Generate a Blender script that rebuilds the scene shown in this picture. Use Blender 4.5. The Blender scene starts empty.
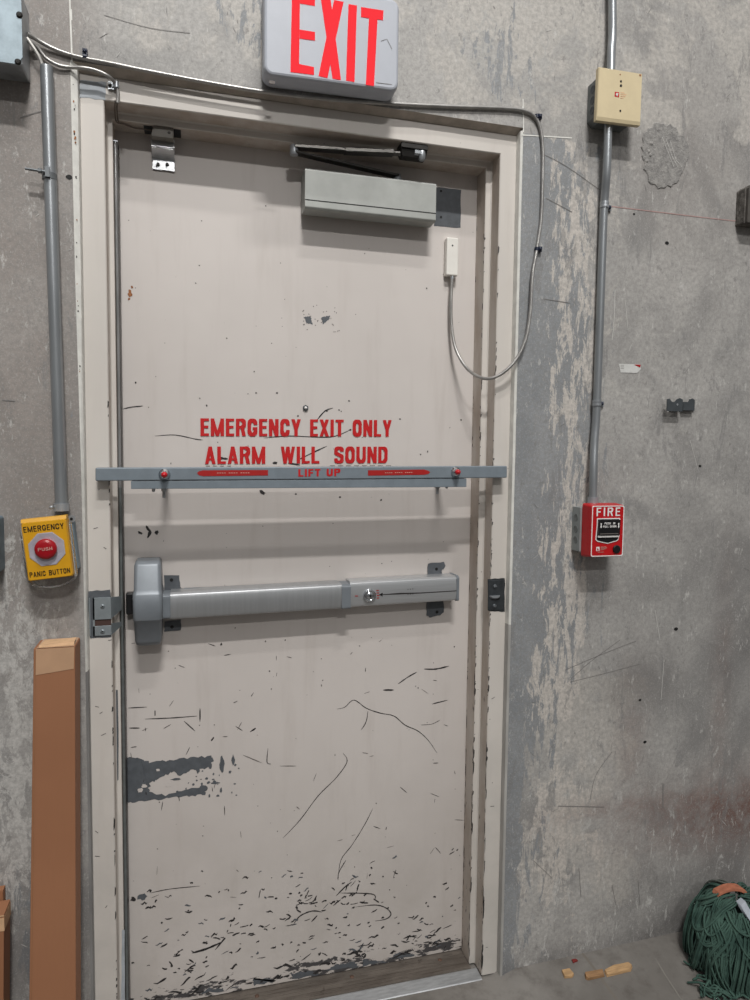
import bpy, bmesh, math, random
from mathutils import Vector, Matrix
random.seed(7)
S = bpy.context.scene
C = S.collection
R3 = random.random

# ------------------------------------------------------------------ camera
CAM = Vector((0.17373, -1.59970, 1.38204))
YAW, PITCH, ROLL, FPX = -0.262705, -0.0665018, -0.0111986, 682.98
def _rot():
    y, p, o = YAW, PITCH, ROLL
    Rz = Matrix(((math.cos(y), -math.sin(y), 0), (math.sin(y), math.cos(y), 0), (0, 0, 1)))
    Rx = Matrix(((1, 0, 0), (0, math.cos(p), -math.sin(p)), (0, math.sin(p), math.cos(p))))
    Ry = Matrix(((math.cos(o), 0, math.sin(o)), (0, 1, 0), (-math.sin(o), 0, math.cos(o))))
    return Rz @ Rx @ Ry
RM = _rot()
cd = bpy.data.cameras.new('camera')
cam = bpy.data.objects.new('camera', cd)
C.objects.link(cam)
cd.sensor_fit = 'VERTICAL'; cd.sensor_height = 36.0; cd.sensor_width = 27.0
cd.lens = FPX * 36.0 / 1000.0
cd.clip_start = 0.02
r_, f_, u_ = RM.col[0], RM.col[1], RM.col[2]
cam.matrix_world = Matrix(((r_[0], u_[0], -f_[0], CAM[0]), (r_[1], u_[1], -f_[1], CAM[1]),
                           (r_[2], u_[2], -f_[2], CAM[2]), (0, 0, 0, 1)))
S.camera = cam

# ------------------------------------------------------------------ light
W = bpy.data.worlds.new('warehouse'); S.world = W; W.use_nodes = True
nt = W.node_tree; nt.nodes.clear()
wo = nt.nodes.new('ShaderNodeOutputWorld'); bg = nt.nodes.new('ShaderNodeBackground')
tc = nt.nodes.new('ShaderNodeTexCoord'); sx = nt.nodes.new('ShaderNodeSeparateXYZ')
cr = nt.nodes.new('ShaderNodeValToRGB'); mr = nt.nodes.new('ShaderNodeMapRange')
nt.links.new(tc.outputs['Generated'], sx.inputs[0]); nt.links.new(sx.outputs['Z'], mr.inputs[0])
mr.inputs[1].default_value = -1; mr.inputs[2].default_value = 1
nt.links.new(mr.outputs[0], cr.inputs[0]); nt.links.new(cr.outputs[0], bg.inputs[0]); nt.links.new(bg.outputs[0], wo.inputs[0])
cr.color_ramp.elements[0].position = 0.36; cr.color_ramp.elements[0].color = (0.04, 0.037, 0.035, 1)
cr.color_ramp.elements[1].position = 0.85; cr.color_ramp.elements[1].color = (0.50, 0.50, 0.50, 1)
bg.inputs[1].default_value = 0.76
def area(name, loc, aim, sx_, sy_, spread, power, col=(1, 0.985, 0.96)):
    l = bpy.data.lights.new(name, 'AREA'); l.shape = 'RECTANGLE'; l.size = sx_; l.size_y = sy_
    l.energy = power; l.color = col; l.spread = math.radians(spread)
    o = bpy.data.objects.new(name, l); C.objects.link(o); o.location = loc
    o.rotation_euler = (Vector(aim) - Vector(loc)).to_track_quat('-Z', 'Y').to_euler()
    return o
area('high_bay_light', (0.80, -3.1, 7.3), (0.3, 0, 3.0), 1.2, 0.14, 100, 28)
area('high_bay_light', (0.20, -4.4, 7.2), (0.3, 0, 3.1), 1.2, 0.16, 95, 88)
area('high_bay_light', (0.40, -10.0, 7.4), (0.35, 0, 2.6), 1.2, 0.25, 58, 24)
S.view_settings.view_transform = 'Standard'; S.view_settings.look = 'None'
S.view_settings.gamma = 1.0; S.view_settings.use_curve_mapping = False
S.view_settings.exposure = 0.0

# ------------------------------------------------------------------ helpers
def at(px, py, y):
    """point of the plane at depth y seen at photograph pixel (px,py)"""
    d = RM @ Vector(((px - 375) / FPX, 1, -(py - 500) / FPX))
    return CAM + d * ((y - CAM.y) / d.y)
def onz(px, py, z):
    d = RM @ Vector(((px - 375) / FPX, 1, -(py - 500) / FPX))
    return CAM + d * ((z - CAM.z) / d.z)

class MB:
    def __init__(s): s.v = []; s.f = []; s.m = []; s.s = []
    def add(s, verts, faces, slot=0, smooth=False):
        b = len(s.v); s.v += [tuple(p) for p in verts]
        for f in faces:
            s.f.append([b + i for i in f]); s.m.append(slot); s.s.append(smooth)
        return s
    def box(s, x0, x1, y0, y1, z0, z1, slot=0):
        v = [(x, y, z) for x in (x0, x1) for y in (y0, y1) for z in (z0, z1)]
        return s.add(v, [(0, 1, 3, 2), (4, 6, 7, 5), (0, 4, 5, 1), (2, 3, 7, 6), (0, 2, 6, 4), (1, 5, 7, 3)], slot)
    def hexa(s, b, t, slot=0):   # 4 bottom, 4 top corners
        return s.add(list(b) + list(t), [(3, 2, 1, 0), (4, 5, 6, 7), (0, 1, 5, 4), (1, 2, 6, 5), (2, 3, 7, 6), (3, 0, 4, 7)], slot)
    def loft(s, rings, slot=0, smooth=False, caps=True):
        n = len(rings[0]); v = [p for r in rings for p in r]; f = []
        for i in range(len(rings) - 1):
            for j in range(n):
                k = (j + 1) % n
                f.append((i * n + j, i * n + k, (i + 1) * n + k, (i + 1) * n + j))
        s.add(v, f, slot, smooth)
        if caps:
            s.add(rings[0], [tuple(range(n))[::-1]], slot); s.add(rings[-1], [tuple(range(n))], slot)
        return s
    def prism(s, poly, y0, y1, slot=0):        # poly in (x,z)
        return s.loft([[(x, y0, z) for x, z in poly], [(x, y1, z) for x, z in poly]], slot)
    def tube(s, pts, r, n=10, slot=0, caps=True):
        pts = [Vector(p) for p in pts]; rings = []
        t0 = (pts[1] - pts[0]).normalized()
        up = Vector((0, 0, 1)) if abs(t0.z) < .9 else Vector((1, 0, 0))
        nrm = (up - t0 * up.dot(t0)).normalized()
        for i, p in enumerate(pts):
            t = (pts[min(i + 1, len(pts) - 1)] - pts[max(i - 1, 0)]).normalized()
            nrm = (nrm - t * nrm.dot(t)).normalized(); b = t.cross(nrm)
            rr = r[i] if isinstance(r, (list, tuple)) else r
            rings.append([p + (nrm * math.cos(2 * math.pi * k / n) + b * math.sin(2 * math.pi * k / n)) * rr for k in range(n)])
        return s.loft(rings, slot, True, caps)
    def lathe(s, c, ax, prof, n=20, slot=0, smooth=True):   # prof: (distance along ax, radius)
        c = Vector(c); ax = Vector(ax).normalized()
        up = Vector((0, 0, 1)) if abs(ax.z) < .9 else Vector((1, 0, 0))
        a = (up - ax * up.dot(ax)).normalized(); b = ax.cross(a)
        rings = [[c + ax * h + (a * math.cos(2 * math.pi * k / n) + b * math.sin(2 * math.pi * k / n)) * max(r, 1e-5) for k in range(n)] for h, r in prof]
        return s.loft(rings, slot, smooth)
    def poly(s, pts, slot=0):
        e = random.random() * 2.5e-4; pts = [(p[0], p[1] - e, p[2]) for p in pts]
        return s.add(pts, [tuple(range(len(pts)))], slot)
    def ribbon(s, pts, w, slot=0):             # flat ribbon facing -y, pts 3-D near one y plane
        e = Vector((0, random.random() * 2.5e-4, 0)); pts = [Vector(p) - e for p in pts]; n = len(pts); v = []
        for i, p in enumerate(pts):
            t = pts[min(i + 1, n - 1)] - pts[max(i - 1, 0)]
            nr = Vector((-t.z, 0, t.x))
            if nr.length < 1e-9: nr = Vector((0, 0, 1))
            nr.normalize(); ww = (w[i] if isinstance(w, (list, tuple)) else w) / 2
            v += [p + nr * ww, p - nr * ww]
        return s.add(v, [(2 * i, 2 * i + 1, 2 * i + 3, 2 * i + 2) for i in range(n - 1)], slot)
    def build(s, name, mats, parent=None, bevel=0, seg=2, origin=None):
        me = bpy.data.meshes.new(name)
        o0 = parent_world(parent) if parent is not None else (Vector(origin) if origin is not None else Vector((0, 0, 0)))
        me.from_pydata([tuple(Vector(p) - o0) for p in s.v], [], s.f)
        if not isinstance(mats, (list, tuple)): mats = [mats]
        for m in mats: me.materials.append(m)
        me.polygons.foreach_set('material_index', s.m); me.polygons.foreach_set('use_smooth', s.s)
        bm = bmesh.new(); bm.from_mesh(me); bmesh.ops.recalc_face_normals(bm, faces=bm.faces); bm.to_mesh(me); bm.free()
        o = bpy.data.objects.new(name, me); C.objects.link(o)
        if parent is not None: o.parent = parent
        else: o.location = o0
        if bevel:
            b = o.modifiers.new('Bevel', 'BEVEL'); b.width = bevel; b.segments = seg; b.limit_method = 'ANGLE'; b.angle_limit = math.radians(38)
            b.harden_normals = False
        return o
LOCAL = set()
def parent_world(p):
    v = Vector((0, 0, 0))
    while p is not None:
        if p.name in LOCAL: return v
        v += p.location; p = p.parent
    return v
def thing(name, label, cat, loc=(0, 0, 0), group=None):
    o = bpy.data.objects.new(name, None); C.objects.link(o); o.location = loc; o.empty_display_size = .05
    o['label'] = label; o['category'] = cat
    if group: o['group'] = group
    return o
def tag(o, label, cat, group=None):
    o['label'] = label; o['category'] = cat
    if group: o['group'] = group
    return o
def struct(o): o['kind'] = 'structure'; return o
def plabel(o, l): o['label'] = l; return o

# smooth curve through points
def spline(pts, n=8):
    pts = [Vector(p) for p in pts]; out = []
    for i in range(len(pts) - 1):
        p0, p1, p2, p3 = pts[max(i - 1, 0)], pts[i], pts[i + 1], pts[min(i + 2, len(pts) - 1)]
        for k in range(n):
            t = k / n
            out.append(.5 * ((2 * p1) + (p2 - p0) * t + (2 * p0 - 5 * p1 + 4 * p2 - p3) * t * t + (3 * p1 - p0 - 3 * p2 + p3) * t ** 3))
    out.append(pts[-1]); return out
def arc(cx, cy, rx, ry, a0, a1, n=8):
    return [(cx + rx * math.cos(math.radians(a0 + (a1 - a0) * i / n)), cy + ry * math.sin(math.radians(a0 + (a1 - a0) * i / n))) for i in range(n + 1)]
def rrect(x0, x1, z0, z1, r, n=6):
    return (arc(x1 - r, z1 - r, r, r, 0, 90, n) + arc(x0 + r, z1 - r, r, r, 90, 180, n) +
            arc(x0 + r, z0 + r, r, r, 180, 270, n) + arc(x1 - r, z0 + r, r, r, 270, 360, n))

# ------------------------------------------------------------------ materials
def lin(c):
    f = lambda x: (x / 255 / 12.92) if x / 255 <= .04045 else ((x / 255 + .055) / 1.055) ** 2.4
    return (f(c[0]), f(c[1]), f(c[2]), 1)
class NT:
    def __init__(s, name):
        s.m = bpy.data.materials.new(name); s.m.use_nodes = True; s.t = s.m.node_tree
        s.b = s.t.nodes['Principled BSDF']; s.tc = s.t.nodes.new('ShaderNodeTexCoord'); s.obj = s.tc.outputs['Object']
    def n(s, typ, **kw):
        k = s.t.nodes.new(typ)
        for a, v in kw.items(): setattr(k, a, v)
        return k
    def inp(s, sock, v):
        if isinstance(v, bpy.types.NodeSocket): s.t.links.new(v, sock)
        else: sock.default_value = v
    def math(s, op, a, b=0.0, clamp=False):
        k = s.n('ShaderNodeMath', operation=op, use_clamp=clamp); s.inp(k.inputs[0], a); s.inp(k.inputs[1], b); return k.outputs[0]
    def coord(s, scale=(1, 1, 1), loc=(0, 0, 0)):
        k = s.n('ShaderNodeMapping'); s.inp(k.inputs['Vector'], s.obj); k.inputs['Scale'].default_value = scale; k.inputs['Location'].default_value = loc
        return k.outputs[0]
    def noise(s, scale, detail=4, rough=.55, vec=None, dist=0):
        k = s.n('ShaderNodeTexNoise'); s.inp(k.inputs['Vector'], vec if vec is not None else s.obj)
        k.inputs['Scale'].default_value = scale; k.inputs['Detail'].default_value = detail; k.inputs['Roughness'].default_value = rough
        k.inputs['Distortion'].default_value = dist
        return k.outputs['Fac']
    def ramp(s, v, a, b, c0=0.0, c1=1.0):
        k = s.n('ShaderNodeMapRange'); k.clamp = True; k.interpolation_type = 'SMOOTHSTEP'
        s.inp(k.inputs[0], v)
        for i, q in zip((1, 2, 3, 4), (a, b, c0, c1)): k.inputs[i].default_value = q
        return k.outputs[0]
    def mix(s, f, a, b, mode='MIX'):
        k = s.n('ShaderNodeMix', data_type='RGBA', blend_type=mode)
        s.inp(k.inputs[0], f); s.inp(k.inputs[6], a); s.inp(k.inputs[7], b); return k.outputs[2]
    def bump(s, h, strength=.3, dist=.002):
        k = s.n('ShaderNodeBump'); s.inp(k.inputs['Height'], h); k.inputs['Strength'].default_value = strength; k.inputs['Distance'].default_value = dist
        s.t.links.new(k.outputs[0], s.b.inputs['Normal'])
    def sep(s, v):
        k = s.n('ShaderNodeSeparateXYZ'); s.inp(k.inputs[0], v); return k.outputs
    def attr(s, name):
        k = s.n('ShaderNodeAttribute', attribute_name=name); q = s.n('ShaderNodeSeparateColor'); s.t.links.new(k.outputs['Color'], q.inputs[0]); return q.outputs
def plain(name, rgb, rough=.5, metal=0, var=.12, scale=30, stretch=(1, 1, 1), bump=0, emit=0, spec=.5):
    k = NT(name); c = lin(rgb); d = tuple(x * (1 - var) for x in c[:3]) + (1,); e = tuple(min(1, x * (1 + var)) for x in c[:3]) + (1,)
    vec = k.coord(stretch); nz = k.noise(scale, 5, .6, vec)
    col = k.mix(k.ramp(nz, .3, .7), d, e)
    k.inp(k.b.inputs['Base Color'], col); k.b.inputs['Roughness'].default_value = rough; k.b.inputs['Metallic'].default_value = metal
    k.b.inputs['Specular IOR Level'].default_value = spec
    if bump: k.bump(nz, bump)
    if emit: k.inp(k.b.inputs['Emission Color'], c); k.b.inputs['Emission Strength'].default_value = emit
    return k.m

CREAM = (206, 196, 186)
M = {}
M['galv'] = plain('galvanized', (172, 176, 180), .38, .6, .18, 25)
M['emt'] = plain('conduit_metal', (156, 160, 163), .36, .65, .12, 18, (1, 1, .2))
M['boxgal'] = plain('box_zinc', (152, 166, 174), .5, .35, .18, 22)
M['gbox'] = plain('grey_box', (112, 116, 116), .5, .4, .15, 30)
M['dark'] = plain('dark_hole', (16, 15, 15), .7)
M['primer'] = plain('grey_primer', (86, 90, 95), .6, 0, .12, 60)
M['scr'] = plain('scratch_dark', (44, 41, 41), .7, 0, .3, 200)
M['scrg'] = plain('scratch_grey', (110, 104, 100), .7, 0, .2, 120)
M['rust'] = plain('rust_spot', (150, 98, 62), .8, 0, .3, 150)
M['red'] = plain('red_lettering', (192, 16, 20), .5, 0, .06, 60)
M['redlab'] = plain('red_label', (166, 22, 20), .5, 0, .05, 60)
M['pale'] = plain('pale_print', (200, 150, 140), .6)
M['bar'] = plain('bar_paint', (122, 132, 140), .5, .1, .06, 40)
M['chrome'] = plain('chrome', (205, 208, 212), .14, 1, .05)
M['redtip'] = plain('red_tip', (190, 24, 34), .3)
M['alu'] = plain('aluminium_brushed', (166, 168, 170), .36, .6, .05, 14, (10, 1, .6))
M['alu2'] = plain('aluminium_satin', (188, 190, 192), .3, .6, .06, 10, (1, 40, 40))
M['castgrey'] = plain('cast_grey', (124, 130, 136), .42, .2, .05, 30)
M['closer'] = plain('closer_paint', (164, 166, 162), .5, .15, .05, 30)
M['blackst'] = plain('black_steel', (52, 50, 48), .4, .6, .2, 40)
M['ivory'] = plain('ivory_plastic', (232, 229, 222), .4, 0, .03)
M['tan'] = plain('tan_enamel', (214, 198, 162), .45, 0, .03, 30)
M['fire'] = plain('fire_red', (186, 20, 26), .35, 0, .06, 30)
M['white'] = plain('white_print', (232, 230, 228), .5, 0, .03)
M['black'] = plain('black_plastic', (22, 22, 24), .35, 0, .1)
M['yellow'] = plain('yellow_plastic', (212, 156, 24), .38, 0, .05, 30)
M['btnred'] = plain('button_red', (158, 12, 26), .3, 0, .05)
M['silver'] = plain('silver_foil', (196, 192, 202), .3, .4, .1, 40)
M['bluegrey'] = plain('bluegrey_paint', (112, 128, 138), .5, .2, .06)
M['clipblue'] = plain('clip_blue', (22, 30, 52), .4)
M['signw'] = plain('sign_plastic', (178, 182, 191), .45, 0, .02)
M['exitred'] = plain('exit_letters', (110, 8, 12), .8, 0, .04, 12, spec=.08)
_b = M['exitred'].node_tree.nodes['Principled BSDF']; _b.inputs['Emission Color'].default_value = lin((255, 58, 66)); _b.inputs['Emission Strength'].default_value = .82
M['strike'] = plain('strike_zinc', (150, 158, 162), .45, .5, .1, 30)
M['strikedk'] = plain('strike_blackened', (70, 74, 77), .45, .6, .2, 60)
M['brownslot'] = plain('slot_brown', (70, 50, 44), .8)
M['paper'] = plain('sticker_paper', (205, 205, 202), .7, 0, .06, 80)
M['hook'] = plain('hook_steel', (84, 89, 93), .5, .5, .1, 40)
M['caulk'] = plain('white_caulk', (222, 221, 215), .7, 0, .08, 40)
M['wood'] = plain('chip_wood', (178, 144, 104), .8, 0, .22, 30, (1, 8, 8), .3)
M['wood2'] = plain('chip_wood_dark', (146, 112, 78), .8, 0, .25, 30, (1, 8, 8), .3)
M['weather'] = plain('weatherstrip', (150, 150, 150), .3, .5, .3, 10, (4, 4, .6))
M['orange'] = plain('orange_band', (170, 106, 80), .85, 0, .2, 60, bump=.3)
M['band'] = plain('pale_band', (166, 172, 180), .8, 0, .12, 60)
M['cable'] = plain('armoured_cable', (162, 160, 157), .38, .6, .15, 30)
M['wire'] = plain('grey_wire', (120, 110, 102), .6, 0, .15)
M['deb'] = plain('red_debris', (120, 34, 30), .7)

# painted steel of the door: cream with chips near the bottom, faint grime
def door_mat(name, bottom=True, frame=False):
    k = NT(name); x, y, z = k.sep(k.obj)
    big = k.noise(2.2, 4, .55); fine = k.noise(160, 3, .6); st = k.noise(26, 4, .6, k.coord((1, 1, .12)))
    c = k.mix(k.ramp(big, .3, .7), lin((208, 201, 196)) if not frame else lin((211, 205, 198)), lin((199, 192, 187)) if not frame else lin((203, 197, 190)))
    c = k.mix(k.ramp(st, .5, .85, 0, .28), c, lin((172, 162, 154)))
    c = k.mix(k.ramp(fine, .70, .82, 0, .35), c, lin((168, 160, 152)))
    # tiny dark pits
    v = k.n('ShaderNodeTexVoronoi'); k.inp(v.inputs['Vector'], k.coord((1, 1, 1))); v.inputs['Scale'].default_value = 34
    pit = k.math('MULTIPLY', k.ramp(v.outputs['Distance'], .035, .055, 1, 0), k.ramp(k.noise(5, 3), .52, .6))
    c = k.mix(k.math('MULTIPLY', pit, .75), c, lin((70, 62, 58)))
    if bottom:
        low = k.ramp(z, .0, .75, 1, 0)
        gr = k.noise(7, 5, .65)
        c = k.mix(k.math('MULTIPLY', low, k.ramp(gr, .25, .8, .15, .55)), c, lin((168, 161, 153)))
        chip = k.noise(34, 5, .72, k.coord((.5, 1, 1.5)), .4)
        zz = k.ramp(z, -.005, .16, .15, -.15)
        cf = k.ramp(k.math('ADD', chip, zz), .66, .69)
        c = k.mix(cf, c, lin((72, 70, 71)))
    if frame:
        low = k.ramp(z, .0, 1.1, 1, 0)
        gr = k.noise(9, 5, .65)
        c = k.mix(k.math('MULTIPLY', low, k.ramp(gr, .35, .75, 0, .5)), c, lin((178, 176, 170)))
        # worn brown on the reveals that face sideways or down
        g = k.n('ShaderNodeNewGeometry'); nx, ny, nz = k.sep(g.outputs['True Normal'])
        side = k.ramp(k.math('ABSOLUTE', ny), .3, .6, 1, 0)
        wear = k.ramp(k.noise(11, 5, .7, k.coord((1, 1, .35))), .35, .7, .25, .75)
        c = k.mix(k.math('MULTIPLY', side, wear), c, lin((158, 138, 120)))
        chip = k.noise(60, 5, .75, k.coord((1, 1, .3)))
        c = k.mix(k.math('MULTIPLY', side, k.ramp(k.math('ADD', chip, k.ramp(z, 0, 1.2, .07, 0)), .68, .71)), c, lin((66, 58, 54)))
    k.inp(k.b.inputs['Base Color'], c); k.b.inputs['Roughness'].default_value = .5
    k.bump(k.noise(9, 4, .5), .15, .004)
    return k.m
M['door'] = door_mat('door_cream_paint')
M['frame'] = door_mat('frame_cream_paint', False, True)

def wall_mat():
    k = NT('concrete_wall'); a = k.attr('paint'); b = k.attr('dirt')
    patch = k.n('ShaderNodeAttribute', attribute_name='paint').outputs['Alpha']
    crackle = k.n('ShaderNodeAttribute', attribute_name='dirt').outputs['Alpha']
    big = k.noise(1.5, 5, .6); mid = k.noise(5, 7, .68, None, .5); fine = k.noise(90, 5, .75)
    str_ = k.noise(26, 7, .74, k.coord((1, 1, .15)), .35); str2 = k.noise(38, 7, .76, k.coord((1, 1, .22), (3, 0, 5)), .4)
    blot = k.noise(13, 7, .72, k.coord((1, 1, .8)), .9); soft = k.noise(3.2, 3, .5, k.coord((1, 1, .7), (7, 0, 2)), 1.2)
    c = k.mix(k.ramp(big, .32, .68), lin((166, 164, 161)), lin((184, 181, 177)))
    c = k.mix(k.ramp(mid, .40, .70, 0, .85), c, lin((144, 142, 140)))
    c = k.mix(k.ramp(soft, .52, .66, 0, .7), c, lin((132, 131, 130)))
    c = k.mix(k.ramp(blot, .56, .66, 0, .45), c, lin((190, 187, 181)))
    c = k.mix(k.math('MULTIPLY', b[1], k.ramp(mid, .25, .7, .6, 1)), c, lin((150, 141, 135)))       # taupe film
    c = k.mix(k.math('MULTIPLY', b[1], k.ramp(k.noise(4, 5, .7, k.coord((1, 1, .6), (1, 2, 3))), .5, .62, 0, .6)), c, lin((134, 127, 122)))
    th = lambda field, nz, amp, soft_=.05: k.ramp(k.math('ADD', field, k.math('MULTIPLY', k.math('SUBTRACT', nz, .5), amp * 1.5)), .5 - soft_, .5 + soft_)
    c = k.mix(k.math('MULTIPLY', th(patch, mid, 1.6, .10), .75), c, lin((196, 191, 184)))          # pale worn film
    c = k.mix(k.math('MULTIPLY', th(a[1], k.math('MULTIPLY', k.math('ADD', str_, blot), .5), 1.8, .05), .92), c, lin((206, 199, 191)))   # cream remains
    pf = th(a[0], str2, 1.7, .035)
    c = k.mix(k.math('MULTIPLY', pf, .95), c, k.mix(k.ramp(mid, .35, .65), lin((146, 149, 152)), lin((130, 134, 138))))
    c = k.mix(k.math('MULTIPLY', a[2], k.ramp(blot, .38, .60, .35, .95)), c, lin((112, 74, 62)))
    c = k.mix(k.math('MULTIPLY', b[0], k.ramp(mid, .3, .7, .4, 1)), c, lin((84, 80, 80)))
    ff = th(k.math('MULTIPLY', b[2], .46), k.noise(30, 7, .8, k.coord((1, 1, .45)), .6), 1.7, .06)
    c = k.mix(k.math('MULTIPLY', ff, .85), c, lin((198, 196, 192)))
    v = k.n('ShaderNodeTexVoronoi', feature='DISTANCE_TO_EDGE'); k.inp(v.inputs['Vector'], k.mix(.04, k.coord((1, 1, .7)), k.n('ShaderNodeTexNoise').outputs['Color'])); v.inputs['Scale'].default_value = 42
    c = k.mix(k.math('MULTIPLY', k.ramp(v.outputs['Distance'], .03, .12, 1, 0), th(crackle, mid, 1.2, .1)), c, lin((178, 176, 172)))
    c = k.mix(k.ramp(k.noise(40, 6, .75, k.coord((1, 1, .7))), .595, .66, 0, .55), c, lin((112, 110, 108)))
    c = k.mix(k.ramp(k.noise(60, 6, .8, k.coord((1, 1, .35), (4, 4, 4))), .59, .65, 0, .7), c, lin((206, 204, 200)))
    c = k.mix(k.ramp(k.noise(17, 6, .8, k.coord((1, 1, .3), (9, 4, 1)), .6), .575, .62, 0, .55), c, lin((124, 123, 123)))
    c = k.mix(k.ramp(fine, .35, .65, 0, .5), c, lin((126, 124, 121)))
    c = k.mix(k.ramp(k.noise(260, 3, .7), .5, .7, 0, .25), c, lin((196, 194, 190)))
    k.inp(k.b.inputs['Base Color'], c); k.b.inputs['Roughness'].default_value = .6
    k.b.inputs['Specular IOR Level'].default_value = .4
    k.bump(k.math('ADD', k.math('MULTIPLY', blot, .7), k.math('MULTIPLY', fine, .3)), .32, .005)
    return k.m
M['wall'] = wall_mat()
k = NT('patch_mortar'); nz = k.noise(70, 6, .75)
k.inp(k.b.inputs['Base Color'], k.mix(k.ramp(nz, .3, .7), lin((126, 124, 122)), lin((166, 163, 159)))); k.b.inputs['Roughness'].default_value = .9
k.bump(nz, .9, .006); M['mortar'] = k.m
M['chalk'] = plain('red_chalk', (172, 140, 136), .9)
M['wline'] = plain('pale_scratch', (192, 190, 186), .8, 0, .1, 90)
M['dline'] = plain('dark_scratch', (124, 121, 119), .8, 0, .2, 90)
k = NT('floor_concrete'); big = k.noise(2.5, 6, .65); mid = k.noise(18, 6, .7); fine = k.noise(140, 3, .7)
c = k.mix(k.ramp(big, .3, .7), lin((136, 132, 127)), lin((108, 104, 99)))
c = k.mix(k.ramp(mid, .45, .75, 0, .6), c, lin((82, 76, 71)))
c = k.mix(k.ramp(fine, .62, .75, 0, .4), c, lin((122, 118, 112)))
vv = k.n('ShaderNodeTexVoronoi', feature='DISTANCE_TO_EDGE'); k.inp(vv.inputs['Vector'], k.coord((1, 1, 1), (.31, .2, 0))); vv.inputs['Scale'].default_value = 2.1
c = k.mix(k.math('MULTIPLY', k.ramp(vv.outputs['Distance'], .004, .012, 1, 0), k.ramp(k.noise(3), .45, .55)), c, lin((112, 106, 98)))
k.inp(k.b.inputs['Base Color'], c); k.b.inputs['Roughness'].default_value = .55; k.bump(mid, .3, .004); M['floor'] = k.m
k = NT('cardboard'); x, y, z = k.sep(k.obj); nz = k.noise(3, 4, .5); fl = k.noise(220, 2, .5, k.coord((1, 1, .05)))
c = k.mix(k.ramp(nz, .3, .7), lin((154, 106, 75)), lin((146, 99, 69))); c = k.mix(k.ramp(fl, .4, .8, 0, .15), c, lin((140, 98, 68)))
k.inp(k.b.inputs['Base Color'], c); k.b.inputs['Roughness'].default_value = .75; M['card'] = k.m
M['tape'] = plain('packing_tape', (184, 148, 118), .3, 0, .05, 20)
M['cardlight'] = plain('card_edge', (206, 168, 130), .8, 0, .1, 60)
k = NT('threshold_metal'); nz = k.noise(8, 6, .7, k.coord((1, 6, 6))); n2 = k.noise(40, 5, .7)
c = k.mix(k.ramp(nz, .35, .7), lin((128, 120, 112)), lin((100, 92, 85))); c = k.mix(k.ramp(n2, .6, .7, 0, .6), c, lin((70, 62, 56)))
k.inp(k.b.inputs['Base Color'], c); k.b.inputs['Metallic'].default_value = .5; k.b.inputs['Roughness'].default_value = .5; M['thr'] = k.m
M['thr2'] = plain('threshold_bright', (168, 170, 172), .45, .5, .15, 30, (1, 6, 6))
k = NT('mop_yarn'); nz = k.noise(25, 4, .6)
c = k.mix(k.ramp(nz, .3, .7), lin((72, 100, 89)), lin((46, 72, 64))); x, y, z = k.sep(k.obj)
k.inp(k.b.inputs['Base Color'], c); k.b.inputs['Roughness'].default_value = .95; k.bump(k.noise(600, 2), .6, .001); M['yarn'] = k.m
M['yarn2'] = plain('mop_yarn_grey', (90, 96, 90), .95, 0, .2, 60)
k = NT('dark_block'); nz = k.noise(60, 5, .75)
k.inp(k.b.inputs['Base Color'], k.mix(k.ramp(nz, .4, .7), lin((78, 74, 70)), lin((126, 122, 116)))); k.b.inputs['Roughness'].default_value = .85; k.bump(nz, .8, .004); M['block'] = k.m
k = NT('clear_plastic'); k.b.inputs['Base Color'].default_value = (.93, .93, .93, 1); k.b.inputs['Transmission Weight'].default_value = .9
k.b.inputs['Roughness'].default_value = .12; k.b.inputs['IOR'].default_value = 1.3; M['clear'] = k.m

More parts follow.
